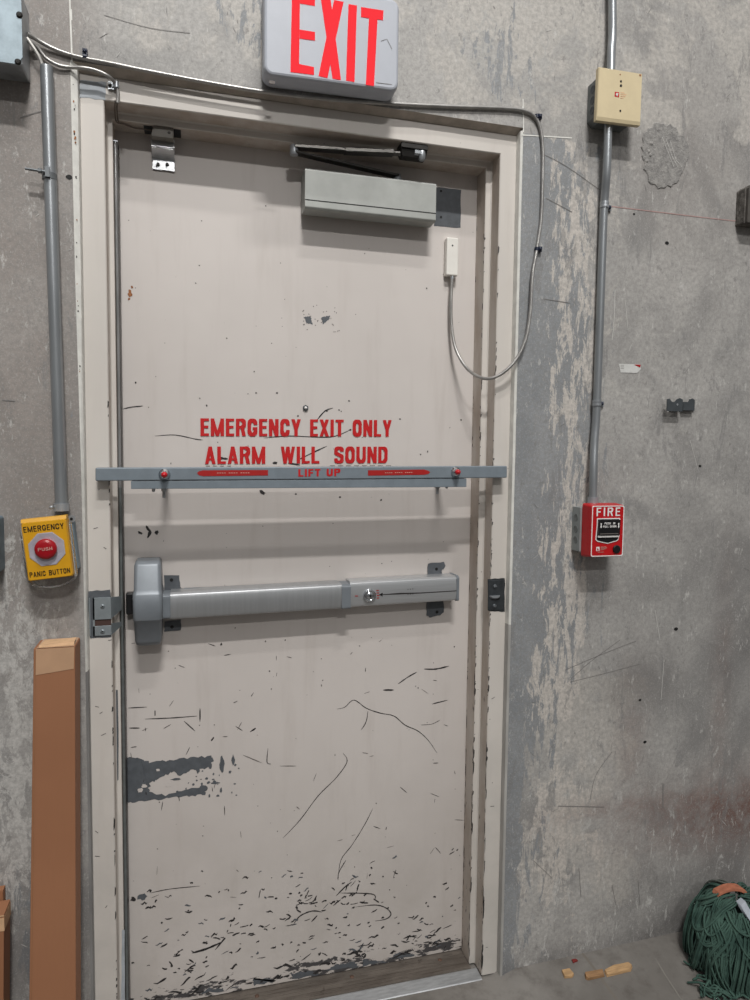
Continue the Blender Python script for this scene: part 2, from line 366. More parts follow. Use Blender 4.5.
# ------------------------------------------------------------------ lettering: strokes on a unit cell
def g_rect(x0, y0, x1, y1): return [(x0, y0), (x1, y0), (x1, y1), (x0, y1)]
def g_diag(xt, yt, xb, yb, tw): return [(xb, yb), (xb + tw, yb), (xt + tw, yt), (xt, yt)]
def g_path(p, t):
    out = []; n = len(p); L = []
    for i in range(n):
        a = p[max(i - 1, 0)]; b = p[min(i + 1, n - 1)]; dx, dy = b[0] - a[0], b[1] - a[1]; l = math.hypot(dx, dy) or 1
        nx, ny = -dy / l, dx / l; tt = t[0] * abs(nx) + t[1] * abs(ny)
        L.append(((p[i][0] + nx * tt / 2, p[i][1] + ny * tt / 2), (p[i][0] - nx * tt / 2, p[i][1] - ny * tt / 2)))
    for i in range(n - 1): out.append([L[i][0], L[i][1], L[i + 1][1], L[i + 1][0]])
    return out
def glyph(c, w, t, h):           # t stem width, h horizontal-bar width, height 1
    a, b = t / 2, h / 2; r = min(w / 2 - a, .26); q = min(.27, (1 - h) / 2)
    X = w - a
    if c == 'E': return [g_rect(0, 0, t, 1), g_rect(t, 0, w, h), g_rect(t, 1 - h, w, 1), g_rect(t, .5 - b + .02, w * .92, .5 + b + .02)]
    if c == 'F': return [g_rect(0, 0, t, 1), g_rect(t, 1 - h, w, 1), g_rect(t, .5 - b, w * .9, .5 + b)]
    if c == 'L': return [g_rect(0, 0, t, 1), g_rect(t, 0, w, h)]
    if c == 'I': return [g_rect(w / 2 - a, 0, w / 2 + a, 1)]
    if c == 'T': return [g_rect(w / 2 - a, 0, w / 2 + a, 1 - h), g_rect(0, 1 - h, w, 1)]
    if c == 'H': return [g_rect(0, 0, t, 1), g_rect(w - t, 0, w, 1), g_rect(t, .5 - b, w - t, .5 + b)]
    if c == 'M': return [g_rect(0, 0, t, 1), g_rect(w - t, 0, w, 1), g_diag(0, 1, w / 2 - t * .45, 0, t * .9), g_diag(w - t * .9, 1, w / 2 - t * .45, 0, t * .9)]
    if c == 'N': return [g_rect(0, 0, t, 1), g_rect(w - t, 0, w, 1), g_diag(0, 1, w - t, 0, t)]
    if c == 'X': return [g_diag(0, 1, w - t, 0, t), g_diag(w - t, 1, 0, 0, t)]
    if c == 'Y': return [g_diag(0, 1, w / 2 - a, .38, t), g_diag(w - t, 1, w / 2 - a, .38, t), g_rect(w / 2 - a, 0, w / 2 + a, .40)]
    if c == 'A': return [g_diag(w / 2 - a, 1, 0, 0, t * .95), g_diag(w / 2 - a, 1, w - t * .95, 0, t * .95), g_rect(w * .25, .2, w * .75, .2 + h * .85)]
    if c == 'W':
        q = (w - t) / 4; s = t * .92
        return [g_diag(0, 1, q, 0, s), g_diag(2 * q, 1, q, 0, s), g_diag(2 * q, 1, 3 * q, 0, s), g_diag(w - s, 1, 3 * q, 0, s)]
    if c == 'V': return [g_diag(0, 1, w / 2 - a, 0, t), g_diag(w - t, 1, w / 2 - a, 0, t)]
    if c == 'K': return [g_rect(0, 0, t, 1), g_diag(w - t, 1, t * .6, .42, t), g_diag(t * .9, .6, w - t, 0, t)]
    TR, TL = arc(w - a - r, 1 - b - q, r, q, 0, 90), arc(a + r, 1 - b - q, r, q, 90, 180)
    BL, BR = arc(a + r, b + q, r, q, 180, 270), arc(w - a - r, b + q, r, q, 270, 360)
    if c == 'O': return g_path(TR + TL + BL + BR + [(X, 1 - b - q)], (t, h))
    if c == 'C': return g_path([(X, .63)] + TR + TL + BL + BR + [(X, .37)], (t, h))
    if c == 'G': return g_path([(X, .65)] + TR + TL + BL + BR + [(X, .52)], (t, h)) + [g_rect(w * .52, .52 - h, w, .52)]
    if c == 'U': return g_path([(a, 1), (a, b + q)] + BL + BR + [(X, 1)], (t, h))
    if c == 'D': return [g_rect(0, 0, t, 1)] + g_path([(t * .8, 1 - b)] + arc(w - a - r, 1 - b - q, r, q, 90, 0) + arc(w - a - r, b + q, r, q, 0, -90) + [(t * .8, b)], (t, h))
    if c in 'RPB':
        m = .44 if c != 'B' else .5; ry = (1 - b - m - b) / 2; rr = min(r, ry)
        o = [g_rect(0, 0, t, 1)] + g_path([(t * .8, 1 - b)] + arc(w - a - rr, 1 - b - rr, rr, rr, 90, 0) + arc(w - a - rr, m + b + rr, rr, rr, 0, -90) + [(t * .8, m + b)], (t, h))
        if c == 'R': o.append(g_diag(w * .45, m + b, w - t * 1.02, 0, t * 1.02))
        if c == 'B':
            rr = min(r, (m - b) / 2 + .02); o += g_path([(t * .8, m)] + arc(w - a - rr, m - rr, rr, rr, 90, 0) + arc(w - a - rr, b + rr, rr, rr, 0, -90) + [(t * .8, b)], (t, h))
        return o
    if c == 'S':
        rr = min(w / 2 - a, .23)
        return g_path([(X, .70)] + arc(w - a - rr, 1 - b - rr, rr, rr, 0, 90) + arc(a + rr, 1 - b - rr, rr, rr, 90, 180) + [(a, .66)] + arc(a + rr * .9, .66, rr * .9, .12, 180, 250, 4) + arc(w - a - rr * .9, .36, rr * .9, .12, 70, 0, 4) + arc(w - a - rr, b + rr, rr, rr, 360, 270) + arc(a + rr, b + rr, rr, rr, 270, 180) + [(a, .30)], (t, h))
    return []
WIDE = {'I': .0, 'M': 1.32, 'W': 1.42, 'L': .82, 'E': .84, 'F': .82, 'T': .9, 'C': .98, 'S': .97}
def write(mb, text, x0, x1, zb0, zb1, H, y, t=.19, h=.15, gap=.09, space=.32, cw=.48, slot=0, fn=None):
    """fit text between x0 and x1; baseline from zb0 to zb1, cap height H (world units)"""
    wd = []; 
    for ch in text:
        wd.append(space if ch == ' ' else (t if ch == 'I' else cw * WIDE.get(ch, 1)))
    tot = sum(wd) + gap * (len(text) - 1); sc = (x1 - x0) / tot; cx = 0; k_i = 0
    for ch, w in zip(text, wd):
        for pl in glyph(ch, w, t, h):
            pts = []; k_i += 1
            for (px, py) in pl:
                X = x0 + (cx + px) * sc; Z = zb0 + (zb1 - zb0) * (X - x0) / (x1 - x0) + py * H
                pts.append(fn(X, Z) if fn else (X, y, Z))
            mb.poly(pts, slot)
        cx += w + gap

# ------------------------------------------------------------------ setting
WY = -0.022; FW = 0.0488; OW = 0.914; OH = 2.1248; SD = 0.0478; D = 0.1025; FZ = -0.010
OX0, OX1, OZ = -.0625, OW + FW + .0002, OH + FW + .010
def lerp(a, b, t): return a + (b - a) * t
def sst(a, b, x):
    t = max(0, min(1, (x - a) / (b - a))); return t * t * (3 - 2 * t)
def gauss(x, z, cx, cz, sx_, sz_): return math.exp(-((x - cx) / sx_) ** 2 - ((z - cz) / sz_) ** 2)

def build_wall():
    xs = [-3.0, -2.0, -1.2]; x = -.6
    while x < 2.2: xs.append(round(x, 4)); x += .0125
    xs += [2.2, 3.0, 4.0, 5.0]
    zs = [-.06]; z = -.02
    while z < 2.9: zs.append(round(z, 4)); z += .0125
    zs += [2.9, 3.6, 4.6]
    def snap(l, v):
        i = min(range(len(l)), key=lambda i: abs(l[i] - v)); l[i] = v; return i
    i0, i1, k1 = snap(xs, OX0), snap(xs, OX1), snap(zs, OZ)
    nx, nz = len(xs), len(zs); mb = MB()
    v = [(x, WY, z) for z in zs for x in xs]; f = []
    for k in range(nz - 1):
        for i in range(nx - 1):
            if i0 <= i < i1 and k < k1: continue
            f.append((k * nx + i, k * nx + i + 1, (k + 1) * nx + i + 1, (k + 1) * nx + i))
    mb.add(v, f, 0)
    n0 = len(v)
    # reveals of the opening (white caulked at the sides, raw concrete above)
    B = .16
    mb.add([(OX0, WY, -.06), (OX0, B, -.06), (OX0, B, OZ), (OX0, WY, OZ)], [(0, 1, 2, 3)], 0)
    mb.add([(OX1, WY, -.06), (OX1, B, -.06), (OX1, B, OZ), (OX1, WY, OZ)], [(3, 2, 1, 0)], 0)
    mb.add([(OX0, WY, OZ), (OX0, B, OZ), (OX1, B, OZ), (OX1, WY, OZ)], [(0, 1, 2, 3)], 8)
    mb.add([(OX0, WY + .001, OZ), (OX1, WY + .001, OZ), (OX1, .0005, OH + FW - .0005), (OX0, .0005, OH + FW - .0005)], [(0, 1, 2, 3)], 8)
    # grout and caulk bead closing the joint beside the jambs
    zc_ = [(-.06, -.0535), (.55, -.0535), (.90, -.053), (1.32, -.0545), (1.75, -.060), (OZ, -.0622)]
    for (z0, xa), (z1, xb) in zip(zc_[:-1], zc_[1:]):
        sl = 2 if z0 > .85 else 9
        mb.add([(xa, WY - .0005, z0), (xb, WY - .0005, z1), (-FW - .0008, WY + .006, z1), (-FW - .0008, WY + .006, z0)], [(0, 1, 2, 3)], sl)
        mb.add([(-FW - .0008, WY + .006, z0), (-FW - .0008, WY + .006, z1), (-FW + .0006, -.0004, z1), (-FW + .0006, -.0004, z0)], [(0, 1, 2, 3)], sl)
        mb.add([(OX0, WY - .0002, z0), (OX0, WY - .0002, z1), (xb, WY - .0003, z1), (xa, WY - .0003, z0)], [(0, 1, 2, 3)], 0)
    for z0, z1, sl in ((-.06, .95, 11), (.95, OZ - .006, 2)):
        mb.add([(OX1, WY - .0005, z0), (OX1, WY - .0005, z1), (OX1 - .0052, WY + .003, z1), (OX1 - .0052, WY + .003, z0)], [(0, 1, 2, 3)], sl)
        mb.add([(OX1 - .0052, WY + .003, z0), (OX1 - .0052, WY + .003, z1), (OX1 - .0062, -.0006, z1), (OX1 - .0062, -.0006, z0)], [(0, 1, 2, 3)], sl)
    rnd = random.Random(2)
    for k in range(34):
        z = rnd.uniform(.95, 2.15); x = -.056 + rnd.uniform(-.002, .002); r = rnd.uniform(.0008, .0022); yy_ = WY + .0012
        mb.poly([(x + r * math.cos(t), yy_, z + r * 1.3 * math.sin(t)) for t in [i * math.pi / 3 for i in range(6)]], 6 if rnd.random() < .6 else 10)
    # back and rim
    mb.add([(-3, B, -.06), (OX0, B, -.06), (OX0, B, OZ), (OX1, B, OZ), (OX1, B, -.06), (5, B, -.06), (5, B, 4.6), (-3, B, 4.6)], [(0, 1, 2, 7), (2, 3, 6, 7), (3, 4, 5, 6)], 0)
    mb.add([(-3, WY, -.06), (-3, B, -.06), (-3, B, 4.6), (-3, WY, 4.6), (5, WY, -.06), (5, B, -.06), (5, B, 4.6), (5, WY, 4.6)], [(0, 1, 2, 3), (4, 5, 6, 7), (3, 2, 6, 7)], 0)
    # white caulk bead round the frame: a narrow lip on the wall face at the left
    y = WY - .0015
    Wp = lambda px, py, e=.0007: at(px, py, WY - e)
    def line(pts, w, slot, e=.0007): mb.ribbon(spline([Wp(*p, e) for p in pts], 4) if len(pts) > 2 else [Wp(*p, e) for p in pts], w, slot)
    # drips, chalk line, saw cuts, scuffs
    line([(600, 205), (650, 211), (700, 217), (745, 222)], .0022, 5)
    line([(69, -20), (70.5, 20), (71.5, 45), (72, 62)], .0032, 2); line([(70.5, 9), (71, 20)], .005, 2)
    line([(523, 99), (523.5, 115), (523.5, 132)], .0026, 2); line([(522, 135), (545, 136.3), (572, 138)], .003, 2); line([(523, 106), (522.6, 114)], .004, 2)
    
    line([(541, 153), (566, 166), (600, 190)], .0014, 4); line([(546, 198), (572, 212)], .0016, 4)
    line([(545, 299), (570, 303)], .0015, 4); line([(104, 15), (150, 28), (190, 33)], .0011, 4)
    line([(655, 610), (660, 640)], .0018, 3); line([(664, 660), (661, 700)], .0016, 3); line([(570, 680), (590, 662), (620, 640)], .0014, 4, .0005)
    line([(565, 670), (600, 655), (636, 641)], .0012, 4); line([(570, 682), (610, 672), (640, 664)], .001, 4)
    line([(590, 800), (596, 775), (612, 752)], .0014, 4); line([(558, 806), (604, 807)], .0018, 4); line([(663, 785), (663, 808)], .003, 4)
    line([(615, 290), (614, 320), (612, 340)], .002, 3); line([(625, 300), (628, 330)], .0015, 3); line([(690, 440), (698, 470)], .0015, 3)
    line([(579, 868), (581, 897)], .0016, 4); line([(533, 860), (552, 878)], .0012, 4); line([(612, 885), (616, 905)], .0014, 4); line([(638, 880), (640, 905)], .0014, 4)
    line([(20, 118), (38, 112), (52, 110)], .002, 4); line([(2, 400), (15, 401)], .002, 4)
    line([(605, 212), (600, 214)], .002, 4)
    for px, py, r in ((667, 243, .0055), (700, 466, .004), (676, 629, .006), (634, 214, .003), (640, 700, .004), (69, 177, .006), (645, 742, .005)):
        c = Wp(px, py, .0006); mb.poly([(c.x + r * math.cos(t) * 1.1, c.y, c.z + r * math.sin(t) * .8) for t in [i * math.pi / 5 for i in range(10)]], 6)
    rnd = random.Random(3)
    for i in range(230):
        px, py = rnd.uniform(508, 750), rnd.uniform(0, 930)
        if rnd.random() < .2: px, py = rnd.uniform(-5, 70), rnd.uniform(100, 990)
        if rnd.random() < .15: px, py = rnd.uniform(80, 520), rnd.uniform(-30, 70)
        if px < 508 and px > 70 and py > 70: continue
        if 508 < px < 530 and py > 128: continue
        c = Wp(px, py, .0005); a = rnd.gauss(1.5, .45) if rnd.random() < .7 else rnd.uniform(0, 3.1); L = rnd.uniform(.002, .012) * (1 + (rnd.random() < .06) * 2.0); w = rnd.uniform(.0006, .0016)
        q = [c + Vector((math.cos(a + rnd.uniform(-.15, .15)) * L * s, 0, math.sin(a) * L * s)) for s in (-1, -.3, .4, 1)]
        mb.ribbon(q, [w * .2, w, w * .9, w * .1], 3 if rnd.random() < .55 else 4)
    # rough round mortar patch
    rnd = random.Random(5); c = Wp(664, 155, 0)
    rx, rz = .071, .082; n = 46; ring = []
    for i in range(n):
        t = 2 * math.pi * i / n; j = 1 + rnd.uniform(-.07, .07) + .05 * math.sin(3 * t + 1)
        ring.append((c.x + rx * j * math.cos(t), c.z + rz * j * math.sin(t)))
    mb.loft([[(x, WY - .0002, z) for x, z in ring], [(lerp(c.x, x, .97), WY - .0022, lerp(c.z, z, .97)) for x, z in ring]], 7)
    for k in range(6):
        p = Wp(646 + rnd.uniform(-4, 6), 157 + rnd.uniform(-14, 11), .002)
        mb.lathe((p.x, WY - .001, p.z), (0, -1, 0), [(0, .007), (.0014, .0055), (.0022 + rnd.random() * .001, .001)], 7, 7)
    for dx in (0, 4, 8): mb.ribbon([Wp(662 + dx, 137 + dx * .4, .0028), Wp(668 + dx, 152 + dx, .0028), Wp(674 + dx, 167, .0028)], .0014, 3)
    o = mb.build('wall_back', [M['wall'], M['wall'], M['caulk'], M['wline'], M['dline'], M['chalk'], M['dark'], M['mortar'], plain('grout', (178, 168, 157), .8, 0, .15, 30), plain('joint_grey', (138, 137, 136), .7, 0, .2, 20, (1, 1, .3)), M['rust'], plain('joint_pale', (172, 170, 166), .7, 0, .15, 20, (1, 1, .3))])
    me = o.data; ca = me.attributes.new('paint', 'FLOAT_COLOR', 'POINT'); cb = me.attributes.new('dirt', 'FLOAT_COLOR', 'POINT')
    A = []; Bv = []
    for p in me.vertices:
        x, z = p.co.x, p.co.z
        def pw(v, tab):
            for (u0, f0), (u1, f1) in zip(tab[:-1], tab[1:]):
                if v <= u1: return f0 + (f1 - f0) * max(0, (v - u0)) / (u1 - u0)
            return tab[-1][1]
        up = sst(.45, .95, z); wob = .012 * math.sin(z * 7 + 1) + .008 * math.sin(z * 17)
        prim = pw(x + wob, [(.94, 0), (.955, 1.2), (.985, 1.0), (1.035, .74), (1.065, .56), (1.10, .50), (1.15, .44), (1.20, .30), (1.27, .1), (1.32, -.5)])
        low = pw(x, [(.94, 0), (.955, .95), (.985, .85), (1.01, .40), (1.10, .28), (1.2, -.2)])
        prim = (prim * up + low * (1 - up)) * (1 - sst(2.15, 2.19, z))
        prim = max(prim, .42 * sst(2.2, 2.3, z) * sst(.15, .3, x) * (1 - sst(.5, .7, x)), .58 * gauss(x, z, .9, 2.33, .12, .12), .40 * (1 - sst(-.16, -.05, x)) * (1 - sst(.35, .7, z)))
        cream = pw(x, [(.99, 0), (1.03, .9), (1.13, .9), (1.165, .62), (1.20, .3), (1.28, 0)]) * sst(.55, .8, z) * (1 - .45 * sst(1.75, 2.1, z)) * (1 - sst(2.15, 2.2, z))
        cream = max(cream, .50 * gauss(x, z, 1.1, .35, .22, .5))
        patch = max(.52 * sst(2.16, 2.25, z) * sst(-.05, .05, x), .62 * gauss(x, z, .95, 2.35, .35, .25), .55 * sst(.98, 1.02, x) * (1 - sst(1.25, 1.5, x)) * sst(.05, .2, z) * (1 - sst(.75, 1.1, z)), .5 * gauss(x, z, 1.2, 1.95, .12, .25))
        crk = max(.75 * gauss(x, z, .86, 2.34, .07, .11), .6 * gauss(x, z, 1.02, 2.36, .06, .1))
        rust = min(1, 1.0 * gauss(x, z, 1.72, .36, .34, .11) + .35 * gauss(x, z, 1.33, .62, .05, .2) + .35 * gauss(x, z, 1.28, .42, .22, .03) + .4 * gauss(x, z, 1.62, .75, .03, .3))
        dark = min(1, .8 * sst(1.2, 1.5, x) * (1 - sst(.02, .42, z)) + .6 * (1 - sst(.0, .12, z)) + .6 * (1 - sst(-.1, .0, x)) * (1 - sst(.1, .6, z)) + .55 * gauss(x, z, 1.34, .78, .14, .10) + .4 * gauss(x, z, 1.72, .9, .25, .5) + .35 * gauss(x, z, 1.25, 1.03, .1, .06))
        taupe = min(1, .95 * (1 - sst(-.12, .05, x)) * sst(.75, 1.25, z) + .40 * gauss(x, z, 1.45, 2.2, .25, .3))
        fleck = 1.05 * (1 - sst(-.14, -.05, x)) * (1 - sst(1.0, 1.5, z)) * sst(.1, .5, z) + .55 * sst(.95, 1.0, x) * (1 - sst(.35, .8, z)) + .3 * gauss(x, z, 1.15, 1.2, .1, 1)
        A += [max(0, prim), max(0, cream), rust, patch]; Bv += [dark, taupe, fleck, crk]
    ca.data.foreach_set('color', A); cb.data.foreach_set('color', Bv)
    return struct(o)
build_wall()

def floor_z(x, y):
    s = sst(.93, 1.0, x); d = max(0, -(y - WY))
    return FZ + s * (.026 + .022 * min(.8, max(0, x - 1))) * math.exp(-(d / .13) ** 2)
def build_floor():
    xs = [-3, -1.5] + [-.8 + i * .03 for i in range(100)] + [2.5, 3.5, 5]; ys = [-6, -4, -2.5, -1.6, -1.0] + [-.8 + i * .03 for i in range(27)] + [.012, .16, .3]
    mb = MB(); n = len(xs)
    mb.add([(x, y, floor_z(x, y)) for y in ys for x in xs], [(k * n + i, k * n + i + 1, (k + 1) * n + i + 1, (k + 1) * n + i) for k in range(len(ys) - 1) for i in range(n - 1)], 0, True)
    for pl in ([(655, 968), (664, 980), (680, 1000), (700, 1020)], [(620, 965), (614, 950)]):
        pts = [onz(px, py, FZ) for px, py in pl]; pts = [(p.x, p.y, floor_z(p.x, p.y) + .0006) for p in pts]
        for a, b in zip(pts[:-1], pts[1:]):
            mb.add([(a[0] - .002, a[1], a[2]), (a[0] + .002, a[1], a[2]), (b[0] + .002, b[1], b[2]), (b[0] - .002, b[1], b[2])], [(0, 1, 2, 3)], 1)
    return struct(mb.build('floor', [M['floor'], plain('floor_scratch', (128, 124, 118), .8)]))
build_floor()

# ---- door frame
def build_frame():
    prof = [(-FW, .10), (-FW, .002), (-FW + .002, 0), (-.002, 0), (0, .002), (0, SD - .003), (.003, SD), (.0145, SD), (.016, SD + .0015), (.016, D + .0005), (-.002, D + .0005), (-.002, .155)]
    mb = MB(); rows = []
    for o, y in prof:
        ol = o * .70 if o > .001 else o
        rows.append([(ol, y, FZ + .006), (ol, y, OH - o), (OW - o, y, OH - o), (OW - o, y, FZ + .006)])
    for a, b in zip(rows[:-1], rows[1:]):
        for i in range(3): mb.add([a[i], a[i + 1], b[i + 1], b[i]], [(0, 1, 2, 3)], 0)
    # closing faces at the feet
    for i in (0, 3):
        mb.add([r[i] for r in rows], [tuple(range(len(rows)))], 0)
    rnd = random.Random(11)
    def chips(x, y, n, z0, z1, face):
        for k in range(n):
            z = z0 + (z1 - z0) * rnd.random() ** 1.5; h = .002 + .012 * rnd.random() ** 2.5 * (1.8 if z < .8 else .7); w = rnd.uniform(.0007, .0022)
            if face == 'y': mb.poly([(x - w, y - .0004, z - h), (x + w * .6, y - .0004, z - h * .5), (x + w, y - .0004, z + h * .6), (x - w * .5, y - .0004, z + h)], 1)
            else:
                s = face; mb.poly([(x + s * .0004, y - w, z - h), (x + s * .0004, y + w, z - h * .4), (x + s * .0004, y + w * .8, z + h), (x + s * .0004, y - w, z + h * .5)], 1)
    chips(OW + .001, 0, 60, .02, 1.9, 'y'); chips(-.001, 0, 34, .02, 1.5, 'y')
    chips(OW - .0155, SD, 40, .02, 2.0, 'y'); chips(OW, .002, 60, .02, 1.6, -1); chips(OW - .016, SD + .004, 60, .02, 2.0, -1); chips(OW - .016, D - .004, 50, .02, 2.0, -1)
    for k in range(14):
        z = rnd.uniform(.05, 1.3); x = rnd.choice([-1, 1]); x = (-FW + rnd.random() * .045) if x < 0 else OW + .003 + rnd.random() * .04
        mb.ribbon([(x, -.0004, z), (x + rnd.uniform(.002, .012), -.0004, z + rnd.uniform(-.006, .006))], .0012, 1)
    # bare primer at the upper left corner, round the strikes, along the worn left stop
    def rag(px, y, slot, j=.002, sub=5):
        pts = [at(a, b, y) for a, b in px]; out = []
        for i, p in enumerate(pts):
            q = pts[(i + 1) % len(pts)]
            for t in range(sub):
                c = p.lerp(q, t / sub); out.append((c.x + rnd.uniform(-j, j), c.y, c.z + rnd.uniform(-j, j)))
        mb.poly(out, slot)
    rag([(80, 79.5), (106, 82), (105, 100), (79.5, 97)], -.0005, 2, .0015)
    rag([(88, 591), (110, 590), (111, 637), (90, 638)], -.0005, 3, .001)
    rag([(487.5, 579), (505, 578), (504.5, 612), (488, 611)], -.0005, 4, .001)
    xa, xb = at(144, 130, .075).x, at(181, 135, .075).x; zq = OH - .0163
    mb.add([(xa, .056, zq), (xb, .056, zq), (xb, .099, zq), (xa, .099, zq)], [(0, 1, 2, 3)], 4)
    rag([(118 - 2.5, 690), (118, 690), (118.5, 780), (116, 782)], SD - .0005, 3, .0008)
    rag([(122, 930), (124.5, 930), (125, 1005), (121, 1005)], SD - .0005, 2, .0008)
    o = mb.build('trim_1', [M['frame'], M['scr'], plain('primer_pale', (166, 172, 178), .6), M['primer'], M['strikedk']])
    return struct(o)
build_frame()

# ---- door leaf
def build_door():
    root = None
    mb = MB(); z0, z1 = FZ + .0085, OH - .004
    mb.box(.004, OW - .004, D + .001, D + .045, z0, z1, 0)
    y = D + .0006
    rnd = random.Random(21)
    A = lambda px, py: at(px, py, y)
    def sc(pts, w=.002, slot=1, sp=True):
        p = [A(*q) for q in pts]; p = spline(p, 5) if sp and len(p) > 2 else [p[0].lerp(p[-1], t / 4) for t in range(5)]
        n = len(p); mb.ribbon(p, [w * (.25 + .75 * min(1, 5 * i / n, 5 * (n - 1 - i) / n)) * rnd.uniform(.7, 1.2) for i in range(n)], slot)
    def blob(px, py, rx, rz, slot=1, ang=0, j=.35, n=12):
        c = A(px, py); pts = []
        for i in range(n):
            t = 2 * math.pi * i / n; r = 1 + rnd.uniform(-j, j); a, b = rx * r * math.cos(t), rz * r * math.sin(t)
            pts.append((c.x + a * math.cos(ang) - b * math.sin(ang), y - .0001, c.z + a * math.sin(ang) + b * math.cos(ang)))
        mb.poly(pts, slot)
    def rag(px, slot, j=.0025, sub=8):
        pts = [A(*q) for q in px]; out = []
        for i, p in enumerate(pts):
            q = pts[(i + 1) % len(pts)]
            for t in range(sub):
                c = p.lerp(q, t / sub); out.append((c.x + rnd.uniform(-j, j), c.y, c.z + rnd.uniform(-j, j)))
        mb.poly(out, slot)
    # long scratches
    sc([(337, 709), (345, 707), (354, 700), (366, 708), (380, 713), (394, 716), (405, 725), (418, 731), (428, 740), (437, 753)], .0022)
    sc([(368, 711), (366, 722), (361, 730)], .002)
    sc([(343, 753), (347, 759), (345, 766), (335, 779), (318, 796), (300, 820), (283, 838)], .0022)
    sc([(373, 808), (365, 824), (352, 845), (341, 860), (338, 880)], .002)
    sc([(383, 690), (394, 690)], .004); sc([(398, 684), (408, 677), (417, 672)], .003); sc([(424, 669), (436, 669), (449, 666)], .004)
    sc([(432, 704), (448, 700)], .003); sc([(421, 725), (432, 724), (440, 720)], .0018)
    sc([(155, 436), (175, 435), (195, 439), (203, 440)], .0022); sc([(264, 438), (290, 436), (330, 437), (350, 430)], .0025)
    sc([(317, 420), (325, 411), (333, 408)], .003); sc([(298, 460), (310, 454), (327, 446)], .0032); sc([(123, 409), (132, 407), (143, 406)], .003)
    sc([(288, 463), (300, 465)], .005); sc([(219, 458), (228, 459)], .006); blob(275, 463, .005, .003); blob(350, 430, .004, .002)
    sc([(128, 708), (147, 707)], .0025); sc([(145, 719), (170, 718), (197, 716)], .0025); sc([(129, 728), (140, 728)], .003); sc([(184, 721), (195, 731)], .0025); sc([(155, 710), (155, 716)], .003); sc([(200, 708), (200, 722)], .003)
    sc([(250, 732), (256, 728)], .004); sc([(211, 741), (214, 737)], .004); sc([(268, 748), (267, 762), (271, 764)], .002); sc([(243, 755), (262, 763)], .002, 2); sc([(280, 766), (296, 766)], .002, 2)
    # grey bare area at the lower left
    rag([(127, 757), (140, 758), (150, 762), (170, 760), (190, 758), (211, 756), (213, 761), (208, 768), (190, 770), (183, 775), (172, 772), (160, 778), (150, 783), (150, 792), (165, 795), (185, 790), (205, 786), (206, 794), (190, 796), (170, 798), (145, 801), (127, 803)], 3, .003, 6)
    for px, py, rx, rz in ((181, 772, .008, .011), (210, 765, .004, .011), (222, 764, .006, .018), (233, 760, .004, .012), (203, 789, .010, .008), (221, 790, .003, .008), (190, 766, .01, .008), (198, 770, .004, .008), (176, 779, .012, .003), (215, 783, .012, .0022)):
        blob(px, py, rx, rz, 3, 0, .3)
    for k in range(40): blob(rnd.uniform(172, 240), rnd.uniform(757, 796), rnd.uniform(.001, .004), rnd.uniform(.001, .004), 3)
    for px, py, r in ((158, 770, .004), (140, 790, .007), (144, 786, .006), (150, 788, .004), (168, 785, .007)): blob(px, py, r, r * .8, 5)
    # patches of primer where hardware used to sit
    rag([(435, 187), (461, 190), (460.5, 228), (434, 226)], 3, .0008)
    rag([(304, 317), (311, 316), (312, 324), (306, 323)], 3, .0015); rag([(321, 318), (330, 315), (329, 320), (323, 324)], 3, .0015)
    for k in range(26): blob(rnd.uniform(302, 338), rnd.uniform(306, 332), .0012, .0012, 2)
    blob(130, 294, .005, .008, 4); blob(129, 299, .003, .003, 4); blob(132, 287, .002, .003, 4)
    sc([(146, 525.5), (148, 529), (150, 532), (147.5, 538)], .007); blob(140.5, 533, .006, .003, 1, -.4); blob(156.5, 532.5, .004, .0045, 1); blob(262, 492, .008, .004, 1, -.6)
    for px, py in ((327, 411), (339, 410), (298, 416), (461, 420), (349, 401), (256, 393), (270, 420), (277, 393), (400, 419), (381, 500), (296, 494), (340, 497), (397, 583)): blob(px, py, .0022, .002)
    # scattered nicks
    for k in range(120):
        px = rnd.uniform(130, 462); py = 200 + 700 * rnd.random() ** .8
        s = rnd.uniform(.0006, .0019); blob(px, py, s, s * rnd.uniform(.6, 1.6), 1 if rnd.random() < .6 else 2, 0, .35, 7)
    for k in range(60):
        px = rnd.uniform(130, 460); py = rnd.uniform(640, 900); a = rnd.gauss(0, .5) if rnd.random() < .5 else rnd.gauss(1.4, .3); L = rnd.uniform(3, 10)
        sc([(px, py), (px + L * math.cos(a), py - L * math.sin(a))], rnd.uniform(.0010, .0022), 1 if rnd.random() < .5 else 2, False)
    # kicked bottom: many short dark strokes, denser downwards
    for k in range(250):
        u = rnd.random(); zz = z0 + .012 + .30 * (1 - u) ** 1.7 if rnd.random() < .75 else z0 + rnd.uniform(.01, .34)
        xx = rnd.uniform(.022, .892); a = rnd.gauss(.12, .28); L = rnd.uniform(.002, .010) * (1.7 if zz < .09 else 1); w = rnd.uniform(.0018, .0050) * (1.3 if zz < .07 else 1)
        if zz > .2 and xx > .65 and rnd.random() < .5: continue
        c = Vector((xx, y, zz)); d = Vector((math.cos(a), 0, math.sin(a)))
        mb.ribbon([c + d * L * t + Vector((0, 0, rnd.uniform(-1, 1) * w * .6)) for t in (-1, -.4, .2, .7, 1)], [w * .2, w * rnd.uniform(.6, 1.2), w, w * rnd.uniform(.5, 1.3), w * .2], 1 if rnd.random() < .8 else 3)
    cl = [(290, 912, 60, 16), (350, 895, 40, 12), (230, 930, 50, 14), (180, 960, 40, 18), (420, 940, 30, 14), (300, 900, 25, 8)]
